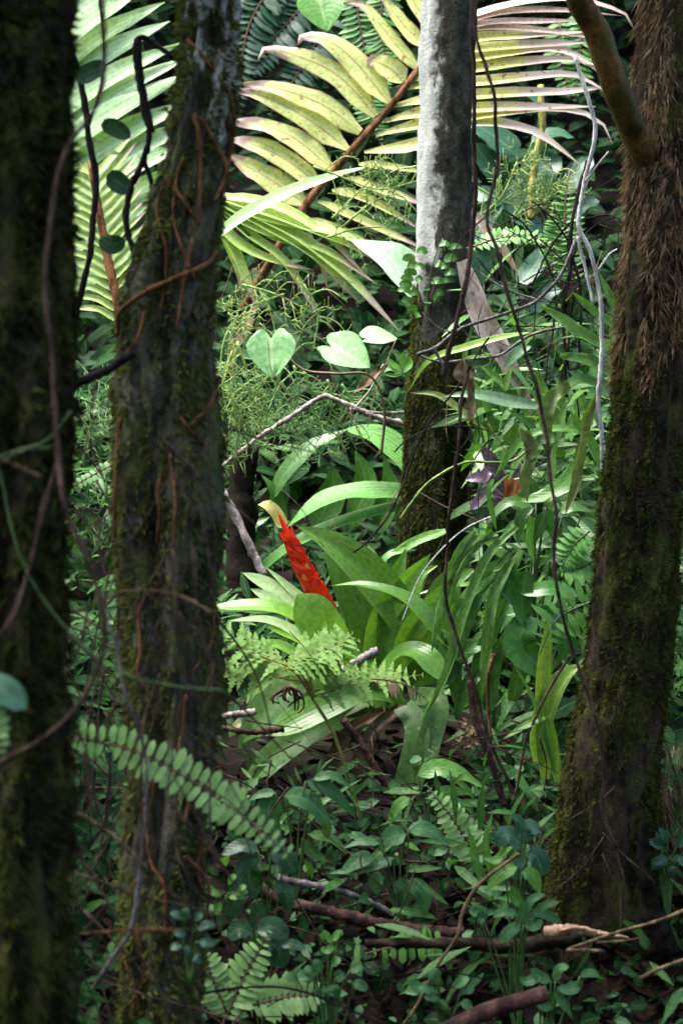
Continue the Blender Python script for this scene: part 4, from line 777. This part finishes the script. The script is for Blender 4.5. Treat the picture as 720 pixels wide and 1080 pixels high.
vine('pair of brown strands splitting off the vine toward the left edge', 1.58, [(62, 480), (42, 535), (34, 590), (14, 645), (-15, 690)], 4, 4, 'vine', more=(([(62, 490), (50, 530), (32, 600), (4, 665)], 3, 3), ([(-10, 480), (20, 492), (48, 503)], 3, 2.4)))
vine('grey forked stem dangling before the foot of the root laced trunk', 1.9, [(95, 620), (125, 690), (136, 740), (147, 780), (152, 830), (148, 900), (140, 975), (122, 1005), (105, 1032)], 3, 5, 'twig_grey', name='twig', cat='twig')
vine('curved brown stem beneath the base of the long ladder fern', 1.8, [(118, 800), (114, 850), (100, 880), (62, 925), (28, 960)], 5, 4, 'vine', more=(([(38, 948), (28, 965), (24, 985)], 3, 2),))
vine('level orange twig low across the two lefthand trunks', 1.85, [(58, 983), (100, 980), (130, 977), (160, 977), (188, 980)], 2.6, 3.4, 'root', name='twig', cat='twig')
vine('straight tan twig slanting down right under the ladder fern base', 1.85, [(45, 800), (70, 845), (90, 862), (130, 893), (156, 917)], 3, 3.6, 'twig_tan', name='twig', cat='twig')
vine('pale short twig in the dark at lower left', 1.9, [(40, 1008), (55, 1016), (68, 1024)], 4, 3, 'twig_grey', name='twig', cat='twig')
vine('pale twig crossing the moss under the left trunk near the bottom edge', 1.9, [(55, 1065), (68, 1075), (75, 1090)], 4, 3, 'twig_tan', name='twig', cat='twig')
vine('black arched twig across the bottom in front of the ferns', 2.3, [(150, 1085), (180, 1068), (215, 1050), (265, 1041), (315, 1044), (360, 1058), (410, 1082)], 3.4, 3, 'vine_dark', name='twig', cat='twig')
vine('brown vine hanging straight down the right edge of the mottled trunk', 2.9, [(490, -260), (497, -20), (501, 60), (502, 120), (500, 190), (496, 255), (488, 308), (472, 370), (465, 398)], 5.5, 6.5, 'vine')
vine('brown vine continuing below past the purple bromeliad to the forest floor', 3.0, [(492, 395), (486, 440), (476, 520), (470, 590), (471, 630), (480, 670), (498, 712), (510, 760), (522, 800), (540, 835)], 4.4, 4.4, 'vine')
vine('long brown vine swinging from the palm tips down to the tree fern foot', 2.55, [(500, -260), (503, 0), (513, 70), (521, 110), (523, 170), (516, 228), (524, 265), (540, 330), (556, 372), (570, 420), (577, 480), (583, 540), (588, 615), (600, 680), (620, 735), (635, 780), (637, 820), (634, 855), (650, 898)], 5, 4.4, 'vine')
vine('fine dark stem slanting down left to the bromeliad past the mossy trunk', 3.7, [(515, 355), (485, 400), (455, 440), (437, 475), (420, 525), (395, 562), (372, 582)], 2.4, 2.6, 'vine_dark', name='twig', cat='twig')
vine('white lichened twig standing left of the shaggy tree fern', 3.4, [(608, 60), (622, 110), (626, 145), (618, 190), (609, 235), (622, 262), (631, 300), (635, 345), (634, 390), (632, 440), (636, 500)], 4.5, 5, 'lichen_twig', name='twig', cat='twig', more=(([(611, 250), (618, 290), (625, 320)], 4, 3), ([(625, 290), (640, 268), (650, 262)], 3, 1.6), ([(618, 190), (632, 170), (640, 160)], 2.6, 1.6)))
vine('grey forked twig reaching left across the mossy middle of the mottled trunk', 3.65, [(612, 240), (596, 280), (568, 317), (535, 330), (500, 342), (478, 350), (456, 367), (437, 374)], 3.6, 4, 'twig_grey', name='twig', cat='twig', more=(([(478, 350), (462, 345), (445, 330)], 2, 1), ([(456, 367), (462, 378), (466, 386)], 4, 3), ([(568, 317), (540, 308), (500, 283)], 2.2, 1.6)))
vine('level dark twig behind the long pale strap leaf', 3.75, [(605, 345), (560, 352), (520, 375), (470, 380), (440, 372)], 3, 2.6, 'twig_grey', name='twig', cat='twig')
vine('tangle of thin black twigs above the strap ferns near the white twig', 3.8, [(618, 170), (606, 225), (602, 280), (592, 340), (598, 420)], 5, 4, 'vine_dark', name='twig', cat='twig', more=(([(602, 235), (580, 262), (560, 300)], 2.4, 2), ([(604, 240), (600, 262), (610, 300), (612, 380)], 4, 3), ([(615, 232), (640, 228), (655, 232)], 2.4, 1.6), ([(604, 262), (582, 230), (560, 212)], 2.4, 1.4), ([(530, 222), (560, 245), (585, 300)], 2, 1.6), ([(600, 270), (625, 240), (648, 226)], 2.4, 1.4), ([(606, 260), (596, 300), (585, 330), (575, 400)], 3, 2), ([(605, 300), (600, 380), (610, 440)], 3, 2)))
vine('wispy dark arc looping over the mossy trunk toward the pink sheath', 3.9, [(418, 478), (432, 462), (455, 453), (485, 450), (515, 455)], 2, 1.6, 'vine_dark', name='tendril', cat='tendril')
vine('slender white dry grass blade arching down beside the bromeliad', 3.4, [(517, 545), (490, 558), (465, 580), (442, 610), (424, 655)], 1.9, 1.2, 'lichen_twig', name='grass_blade', cat='grass blade', wob=0)
vine('lime green stem arching left over the moss from the strap ferns', 3.7, [(560, 470), (540, 486), (515, 488), (488, 488), (455, 506), (435, 528), (421, 548)], 3.0, 2.6, 'lime_stem', name='tendril', cat='tendril', wob=.003)
vine('yellow stem standing behind the dry palm tips', 6.0, [(570, 90), (572, 130), (566, 160), (560, 230)], 7, 8, 'yellow_stem', name='stem', cat='stem')
vine('mauve bent stalk like an elbow below the heart leaves', 4.55, [(225, 500), (250, 478), (290, 451), (325, 427), (339, 419.5), (343, 418.5), (347, 419.5), (362, 426), (395, 438), (432, 448)], 4.5, 6.5, 'stick_mauve', name='stick', cat='stick', more=(([(370, 430), (400, 434), (440, 436)], 3, 2), ([(375, 432), (395, 400), (405, 385)], 2.4, 1.6)))
vine('pale mauve stick leaning from the root laced trunk to the bromeliad', 4.3, [(222, 492), (235, 522), (255, 560), (280, 608)], 9, 9, 'stick_mauve', name='stick', cat='stick')
vine('reddish stick poking down right below the bromeliad', 3.55, [(362, 760), (390, 800), (415, 840), (436, 875)], 8, 10, 'stick_red', name='stick', cat='stick')
vine('brown stick thrust between the bracken and the bromeliad leaves', 3.5, [(340, 712), (365, 702), (400, 686)], 9, 10, 'stick_mauve', name='stick', cat='stick')
vine('dull stick end left of the ragged bracken', 3.5, [(225, 760), (245, 754), (268, 748)], 7, 8, 'stick_mauve', name='stick', cat='stick')
vine('dark dead stem left of the bromeliad with a snapped tip', 3.4, [(235, 770), (262, 772), (300, 768)], 5, 8, 'stick_red', name='stick', cat='stick')
vine('long purple brown stick lying along the floor under the herbs', 2.85, [(260, 935), (300, 952), (345, 963), (400, 975), (440, 982), (490, 985)], 13, 12, 'stick_red', name='stick', cat='stick', sides=9)
vine('frayed stick with a whitened end lying above the long purple stick', 2.9, [(296, 926), (325, 934), (360, 944), (395, 955), (418, 968)], 9, 6, 'twig_grey', name='stick', cat='stick')
vine('thin light twig curving down from the blue green herb to the bottom', 2.6, [(547, 900), (525, 918), (500, 938), (486, 962), (480, 990), (462, 1020), (430, 1072), (415, 1095)], 4, 3.4, 'twig_tan', name='twig', cat='twig')
vine('straight thin stem slanting through the low herbs', 2.75, [(305, 935), (325, 965), (350, 1000), (380, 1030), (400, 1060)], 3, 2.4, 'vine', name='twig', cat='twig')
vine('cut brown branch end lying at the bottom edge', 2.42, [(440, 1105), (480, 1082), (525, 1064), (577, 1048)], 19, 17, 'stick_red', name='branch', cat='branch', sides=12, knob=.06, wob=.003)
vine('pale forked twig on the ground at lower right', 2.6, [(600, 1003), (640, 990), (680, 976), (725, 958)], 3, 4, 'twig_tan', name='twig', cat='twig', more=(([(615, 1005), (640, 1006), (600, 1004)], 4, 3), ([(630, 993), (655, 992), (672, 990)], 3, 2)))
vine('short pale stick at the lower right edge', 2.6, [(678, 1034), (700, 1024), (725, 1014)], 4.5, 4, 'twig_tan', name='stick', cat='stick')
vine('slim brown stem leaning before the yellow green blades', 3.1, [(600, 690), (578, 730), (558, 770), (548, 810), (540, 850)], 3.4, 3.4, 'vine', name='twig', cat='twig')
vine('pinkish dry stem standing under the strap ferns', 3.4, [(522, 690), (514, 720), (514, 745), (520, 780)], 5, 3, 'root', name='stem', cat='stem')
vine('thick dark red stem leaning behind the sprouts', 3.3, [(495, 720), (505, 770), (520, 815), (535, 850)], 8, 8, 'stick_red', name='stem', cat='stem')
vine('hair thin runner climbing the foot of the shaggy tree fern', 2.74, [(650, 895), (658, 930), (655, 950), (655, 980)], 3, 3, 'vine', name='tendril', cat='tendril')
# dark rotten post seen left of the red spike
b = MB(); tube(b, PP([(256, 640), (255, 560), (256, 505), (258, 470)], 4.75), 17*K*4.75, 13*K*4.75, 10, 18, .3, .01)
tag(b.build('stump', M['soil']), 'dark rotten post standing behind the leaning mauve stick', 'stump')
# fallen log with a split pale end
lg = thing('fallen_log', 'dark fallen log whose split right end shows raw orange wood', 'log', P(520, 1000, 2.72))
b = MB(); tube(b, PP([(385, 996), (460, 994), (530, 998), (590, 991), (612, 988)], 2.72), 4*K*2.72, 9*K*2.72, 12, 34, .25, .006); b.build('trunk', M['log'], lg)
b = MB(); tube(b, PP([(578, 986, -.03), (600, 981, -.05), (625, 985, -.05), (648, 988, -.04), (660, 991, -.03)], 2.72), 7*K*2.72, 1.6*K*2.72, 9, 26, .25, .008)
for k in range(6):
    x0 = 590+k*9; tube(b, PP([(x0, 981+k*1.2, -.055), (x0+18, 979+k*1.8, -.062), (x0+32+R.uniform(-6, 6), 984+k*1.5, -.05)], 2.72), 2.6*K*2.72, .6*K*2.72, 5, 8, .35, .004)
b.build('broken_end', M['wood_broken'], lg)
# dead leaves and sheaths
b = MB(); blade(b, PP([(487, 275), (497, 302), (512, 340), (535, 378), (556, 418), (566, 440)], 4.2), 13*K*4.2, (-.25, -.9, .3), lambda v: min(1, .45+2.2*v)*(1-.75*v**2.2), 22, .6, .45, .5, 6)
tag(b.build('dead_sheath', M['dead_mauve']), 'mauve dead palm sheath slanting right of the mottled trunk', 'dead leaf')
b = MB(); blade(b, PP([(495, 218), (515, 245), (530, 262), (548, 290)], 4.9), 6*K*4.9, (-.2, -.9, .4), lance, 14, .5, .6, .6, 4)
tag(b.build('dead_leaf', M['palm_brown']), 'thin pinkish dead leaf above the mauve dead sheath', 'dead leaf')
b = MB(); blade(b, PP([(488, 378), (494, 400), (500, 422), (498, 448)], 3.7), 9*K*3.7, (-.3, -.9, .2), lambda v: obl(v)*(.75+.35*math.sin(v*9)), 16, .8, 1.1, .9, 6)
tag(b.build('dead_leaf', M['dead_tan']), 'rolled brown dead leaf hanging upright beside the mossy trunk', 'dead leaf')
b = MB(); blade(b, PP([(403, 388), (388, 402), (372, 415)], 4.5), 5*K*4.5, (0, -.9, .4), lance, 8, .4, .4, 0, 4)
tag(b.build('dead_leaf', M['dead_leaf']), 'small tan dead leaf caught over the bent mauve stalk', 'dead leaf')
b = MB(); blade(b, PP([(270, 322), (258, 345), (248, 368), (246, 395)], 4.75), 9*K*4.75, (0, -.9, .4), lance, 10, .4, .4, .5, 4)
tag(b.build('dead_leaf', M['dead_leaf']), 'orange brown dead leaf hanging left of the heart leaves', 'dead leaf')
cd = thing('dead_fern', 'shrivelled dark fern curl hanging amid the ragged bracken', 'dead fern', P(302, 730, 3.25))
b = MB()
for k in range(9):
    x = 288+k*4+R.uniform(-4, 4); yq = R.uniform(-7, 8); tube(b, PP([(304, 724), (x, 728+abs(k-4)*1.5-yq*.4), (x-4+k*.9, 738+yq), (x+R.uniform(-6, 6), 742+yq*1.4)], 3.25+R.uniform(-.03, .03)), 2.2*K*3.25, .8*K*3.25, 5, 10, .2)
b.build('frond', M['stick_red'], cd)
cd = thing('dead_fern', 'burnt brown fern tip curling at the right end of the bracken', 'dead fern', P(420, 715, 3.2))
b = MB(); sm = MB(); frond(sm, b, PP([(392, 716), (412, 718), (432, 724), (450, 738)], 3.2), 13, 13*K*3.2, 'narrow', (0, -.6, .8), .0025, curl=.7, pw=.15, sweep=.6, skip=.25); sm.build('stalk', M['dead_leaf'], cd)
b.build('frond', M['dead_leaf'], cd)
b = MB(); sr = random.Random(4)
for k in range(26):
    x = 690+sr.uniform(-5, 34); tube(b, PP([(x, 800+sr.uniform(-20, 30)), (x+sr.uniform(-10, 14), 845), (x+sr.uniform(-4, 26), 890+sr.uniform(-10, 15))], 3.05+sr.uniform(-.08, .08)), 1.1*K*3, .8*K*3, 4, 7, .1)
tag(b.build('dry_grass', M['twig_tan']), 'sheaf of dry tan grass right of the tree fern foot', 'dry grass')
b = MB(); sr = random.Random(9)
for k in range(34):
    a = sr.uniform(0, 6.28); q = sr.uniform(.2, 1); x, y = 497+math.cos(a)*17*q, 775+math.sin(a)*13*q
    blade(b, PP([(x, y), (x+sr.uniform(-6, 6), y+sr.uniform(-6, 6)), (x+sr.uniform(-9, 9), y+sr.uniform(-9, 9))], 3.4+sr.uniform(-.05, .05)), 3*K*3.4, (sr.uniform(-1, 1), -.6, .5), lance, 4, .5, .6, 0, 2)
tag(b.build('dead_leaf', M['dead_leaf']), 'crumpled brown leaf ball below the dark strap ferns', 'dead leaf')

# ------------------------------------------------------------------ uncountable masses
def litter():
    b = MB(); r = random.Random(21)
    for _ in range(3200):
        x = r.uniform(-1.9, 1.9); y = r.uniform(1.7, 5.4); p = V((x, y, G(x, y)+r.uniform(.0, .025)))
        dv = V((r.uniform(-1, 1), r.uniform(-1, 1), r.uniform(-.1, .4))); L = r.uniform(.03, .10)
        quick(b, p, dv, L, L*r.uniform(.12, .3), V((r.uniform(-.5, .5), r.uniform(-.8, .3), 1)), None, r.uniform(-.4, .4))
    for _ in range(3000):
        x = r.uniform(-1.0, 1.0); y = r.uniform(2.2, 3.3); p = V((x, y, G(x, y)+r.uniform(.0, .03)))
        dv = V((r.uniform(-1, 1), r.uniform(-1, 1), r.uniform(-.1, .6))); L = r.uniform(.015, .06)
        quick(b, p, dv, L, L*r.uniform(.08, .3), V((r.uniform(-.5, .5), r.uniform(-.8, .3), 1)), None, r.uniform(-.4, .4))
    for _ in range(420):
        x = r.uniform(-1.7, 1.7); y = r.uniform(2.0, 5.0); p = V((x, y, G(x, y)+.01)); a = r.uniform(0, 6.28); L = r.uniform(.1, .4)
        e = p+V((math.cos(a), math.sin(a)*.7, r.uniform(-.05, .35)))*L
        tube(b, [p, p.lerp(e, .5)+V((0, 0, r.uniform(0, .03))), e], r.uniform(.0012, .003), .001, 4, 5, .15)
    return b
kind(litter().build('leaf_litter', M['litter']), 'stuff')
def undergrowth(n, xr, yr, h, size, mat, seed, ratio=.28, upb=.2, name='undergrowth', keep=None, facing=(0, -.6, .8)):
    b = MB(); r = random.Random(seed)
    for _ in range(n):
        x = r.uniform(*xr); y = r.uniform(*yr)
        cl_ = noise.noise(V((x*1.7, y*1.7, seed)))
        if keep and not keep(x, y): continue
        z = G(x, y)+max(.01, (h+cl_*h*.6)*r.random()**.8)
        s = size*r.uniform(.5, 1.35)*(1+.4*noise.noise(V((x*.9, y*.9, seed+5))))
        dv = V((r.uniform(-1, 1), r.uniform(-1, .3), r.uniform(-.8, .25+upb)))
        quick(b, V((x, y, z)), dv, s, s*ratio*r.uniform(.7, 1.2), V(facing)+V((r.uniform(-.6, .6), r.uniform(-.4, .4), r.uniform(-.5, .5))), None, r.uniform(.1, .45))
    return kind(b.build(name, M[mat]), 'stuff')
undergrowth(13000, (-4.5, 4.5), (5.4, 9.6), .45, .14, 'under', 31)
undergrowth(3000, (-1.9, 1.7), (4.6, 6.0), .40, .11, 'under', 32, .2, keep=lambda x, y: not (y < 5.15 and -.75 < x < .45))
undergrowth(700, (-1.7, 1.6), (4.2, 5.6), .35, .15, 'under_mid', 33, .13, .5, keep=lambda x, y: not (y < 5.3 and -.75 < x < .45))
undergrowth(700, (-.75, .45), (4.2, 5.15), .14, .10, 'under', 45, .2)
undergrowth(800, (.42, 1.3), (4.3, 5.0), 1.0, .12, 'under', 34, .16)
undergrowth(420, (.42, 1.1), (3.8, 4.5), .9, .11, 'under_mid', 35, .13)
undergrowth(420, (.40, 1.12), (3.75, 4.4), 1.05, .19, 'strap', 47, .065, .3, keep=lambda x, y: not (y < 4.02 and x < .56))
undergrowth(220, (.40, 1.1), (3.7, 4.2), .9, .10, 'leaf_mid', 48, .17, .3, keep=lambda x, y: not (y < 4.02 and x < .56))
undergrowth(2200, (-1.0, 1.0), (2.35, 3.7), .05, .040, 'under', 49, .34, keep=lambda x, y: not (y > 3.5 and -.38 < x < .36))
undergrowth(480, (-1.0, .95), (2.45, 3.6), .07, .036, 'herb', 36, .36)
undergrowth(300, (-.7, .8), (2.6, 3.7), .14, .085, 'under_mid', 46, .1, .6)
clear = lambda x, y: not (y < 3.95 and -.38 < x < .36)
undergrowth(1100, (-1.2, .7), (3.3, 4.6), .14, .075, 'under', 42, .26, keep=clear)
undergrowth(500, (-1.0, .6), (3.2, 4.6), .24, .12, 'under_mid', 43, .10, .5, keep=clear)
undergrowth(1500, (-1.5, -.38), (2.6, 4.2), .35, .07, 'under', 44, .25)
undergrowth(700, (.55, 1.7), (3.0, 4.2), .25, .09, 'under', 37, .3)
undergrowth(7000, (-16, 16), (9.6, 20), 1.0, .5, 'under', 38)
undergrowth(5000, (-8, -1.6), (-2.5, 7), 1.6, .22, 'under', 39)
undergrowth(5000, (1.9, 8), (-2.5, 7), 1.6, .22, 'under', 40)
# tangle of fine roots and twigs between the left trunks
b = MB(); r = random.Random(77)
for _ in range(260):
    x = r.uniform(-10, 235); y = r.uniform(380, 1060); d = r.uniform(1.75, 2.7); L = r.uniform(40, 220); a = r.gauss(1.45, .55)
    pts = [(x, y), (x+math.cos(a)*L*.5+r.uniform(-14, 14), y+math.sin(a)*L*.5), (x+math.cos(a)*L, y+math.sin(a)*L)]
    tube(b, PP(pts, d), r.uniform(.5, 1.6)*K*d, r.uniform(.4, 1)*K*d, 4, 10, .15, .006)
kind(b.build('root_tangle', M['vine']), 'stuff')
b = MB(); r = random.Random(78)
for _ in range(110):
    x = r.uniform(225, 700); y = r.uniform(740, 1040); d = r.uniform(2.7, 3.7); L = r.uniform(30, 120); a = r.uniform(0, 3.14)
    p = P(x, y, d)
    if p.z < G(p.x, p.y): continue
    pts = [(x, y), (x+math.cos(a)*L*.5+r.uniform(-8, 8), y+math.sin(a)*L*.5), (x+math.cos(a)*L, y+math.sin(a)*L)]
    tube(b, PP(pts, d), r.uniform(.5, 1.3)*K*d, .5*K*d, 4, 8, .15, .004)
kind(b.build('fallen_twigs', M['vine']), 'stuff')
b = MB(); r = random.Random(79)
for _ in range(110):
    x = r.uniform(485, 650); y = r.uniform(215, 520); d = r.uniform(3.75, 4.4); L = r.uniform(30, 110); a = r.uniform(-.6, 2.4)
    pts = [(x, y), (x+math.cos(a)*L*.5+r.uniform(-10, 10), y+math.sin(a)*L*.5+r.uniform(-6, 6)), (x+math.cos(a)*L, y+math.sin(a)*L)]
    tube(b, PP(pts, d), r.uniform(.4, 1.0)*K*d, .4*K*d, 4, 9, .2, .006)
kind(b.build('fine_twigs', M['vine_dark']), 'stuff')
b = MB(); r = random.Random(80)
for _ in range(60):
    x = r.uniform(240, 640); y = r.uniform(250, 800); d = r.uniform(3.3, 4.6); L = r.uniform(30, 100); a = r.uniform(.2, 2.9)
    pts = [(x, y), (x+math.cos(a)*L*.5+r.uniform(-10, 10), y+math.sin(a)*L*.5+r.uniform(-6, 6)), (x+math.cos(a)*L, y+math.sin(a)*L)]
    tube(b, PP(pts, d), r.uniform(.3, .7)*K*d, .3*K*d, 4, 9, .2, .006)
kind(b.build('dry_stems', M['twig_tan']), 'stuff')
undergrowth(900, (-1.0, -.28), (1.9, 2.9), .55, .035, 'under', 41, .3)
# the wood round about: leafy mass behind and beside the viewer, plus canopy added to shade the bank
def wood():
    b = MB(); r = random.Random(51)
    for _ in range(5200):
        a = r.uniform(-.15, math.pi+.15); q = r.uniform(5.5, 9.5)
        p = V((math.cos(a)*q, -math.sin(a)*q*.8, r.uniform(-.5, 7.5)))
        quick(b, p, V((r.uniform(-1, 1), r.uniform(-1, 1), r.uniform(-.8, .1))), .55*r.uniform(.6, 1.3), .16, V((r.uniform(-.6, .6), r.uniform(-.6, .6), .8)))
    for _ in range(2200):  # unseen leaves over the back bank, put in to keep it shaded
        p = V((r.uniform(-6, 6), r.uniform(6.7, 10.5), r.uniform(5.3, 6.8)))
        quick(b, p, V((r.uniform(-1, 1), r.uniform(-1, 1), r.uniform(-.8, .1))), .45*r.uniform(.6, 1.3), .13, V((r.uniform(-.6, .6), r.uniform(-.6, .6), .8)))
    return b
kind(wood().build('forest', M['canopy']), 'stuff')
# tree fern crown
cm = MB(); sm = MB(); top = V((interp(T4.cx, 3.2), 2.95, 3.25)); r = random.Random(61)
for k in range(9):
    a = 2*math.pi*k/9+.2; o = V((math.cos(a), math.sin(a), 0))
    if a > 1.2 and a < 3.6: continue
    pts = [top, top+o*.6+V((0, 0, .75)), top+o*1.3+V((0, 0, .95)), top+o*1.9+V((0, 0, .8))]
    frond(sm, cm, pts, 20, .34, 'narrow', (0, 0, 1), .012, pw=.2)
cm.build('crown', M['fern_dark'], t4); sm.build('crown_stalks', M['stick_red'], t4)

# ------------------------------------------------------------------ light, sky, camera
S = V((-.30, -.06, .92)).normalized()
el = math.asin(S.z); az = math.atan2(S.x, S.y)
w = bpy.data.worlds.new('World'); SC.world = w; w.use_nodes = True
nt = w.node_tree; bg = nt.nodes['Background']
sky = nt.nodes.new('ShaderNodeTexSky'); sky.sky_type = 'NISHITA'; sky.sun_disc = False
sky.sun_elevation = el; sky.sun_rotation = az; sky.dust_density = 3; sky.air_density = 1
nt.links.new(sky.outputs[0], bg.inputs[0]); bg.inputs[1].default_value = .15
sl = bpy.data.lights.new('sun', 'SUN'); sl.energy = 3.4; sl.angle = math.radians(40); sl.color = (1, .98, .92)
so = bpy.data.objects.new('sun', sl); COL.objects.link(so); so.location = (0, 0, 12); so.rotation_euler = S.to_track_quat('Z', 'Y').to_euler()
cam = bpy.data.cameras.new('camera'); co = bpy.data.objects.new('camera', cam); COL.objects.link(co)
co.location = (0, 0, CZ); co.rotation_euler = (math.radians(90), 0, 0)
cam.sensor_fit = 'HORIZONTAL'; cam.sensor_width = 24; cam.lens = 48; cam.clip_start = .05; cam.clip_end = 400
cam.dof.use_dof = True; cam.dof.focus_distance = 3.75; cam.dof.aperture_fstop = 4.0; cam.dof.aperture_blades = 7
SC.camera = co
vs = SC.view_settings; vs.view_transform = 'Standard'; vs.look = 'None'; vs.gamma = 1; vs.use_curve_mapping = False; vs.exposure = 2.6
SC.render.engine = 'CYCLES'
cy = SC.cycles; cy.max_bounces = 5; cy.diffuse_bounces = 3; cy.glossy_bounces = 2; cy.transmission_bounces = 3; cy.transparent_max_bounces = 4
cy.use_adaptive_sampling = True; cy.adaptive_threshold = .02; cy.use_denoising = True; cy.sample_clamp_indirect = 6
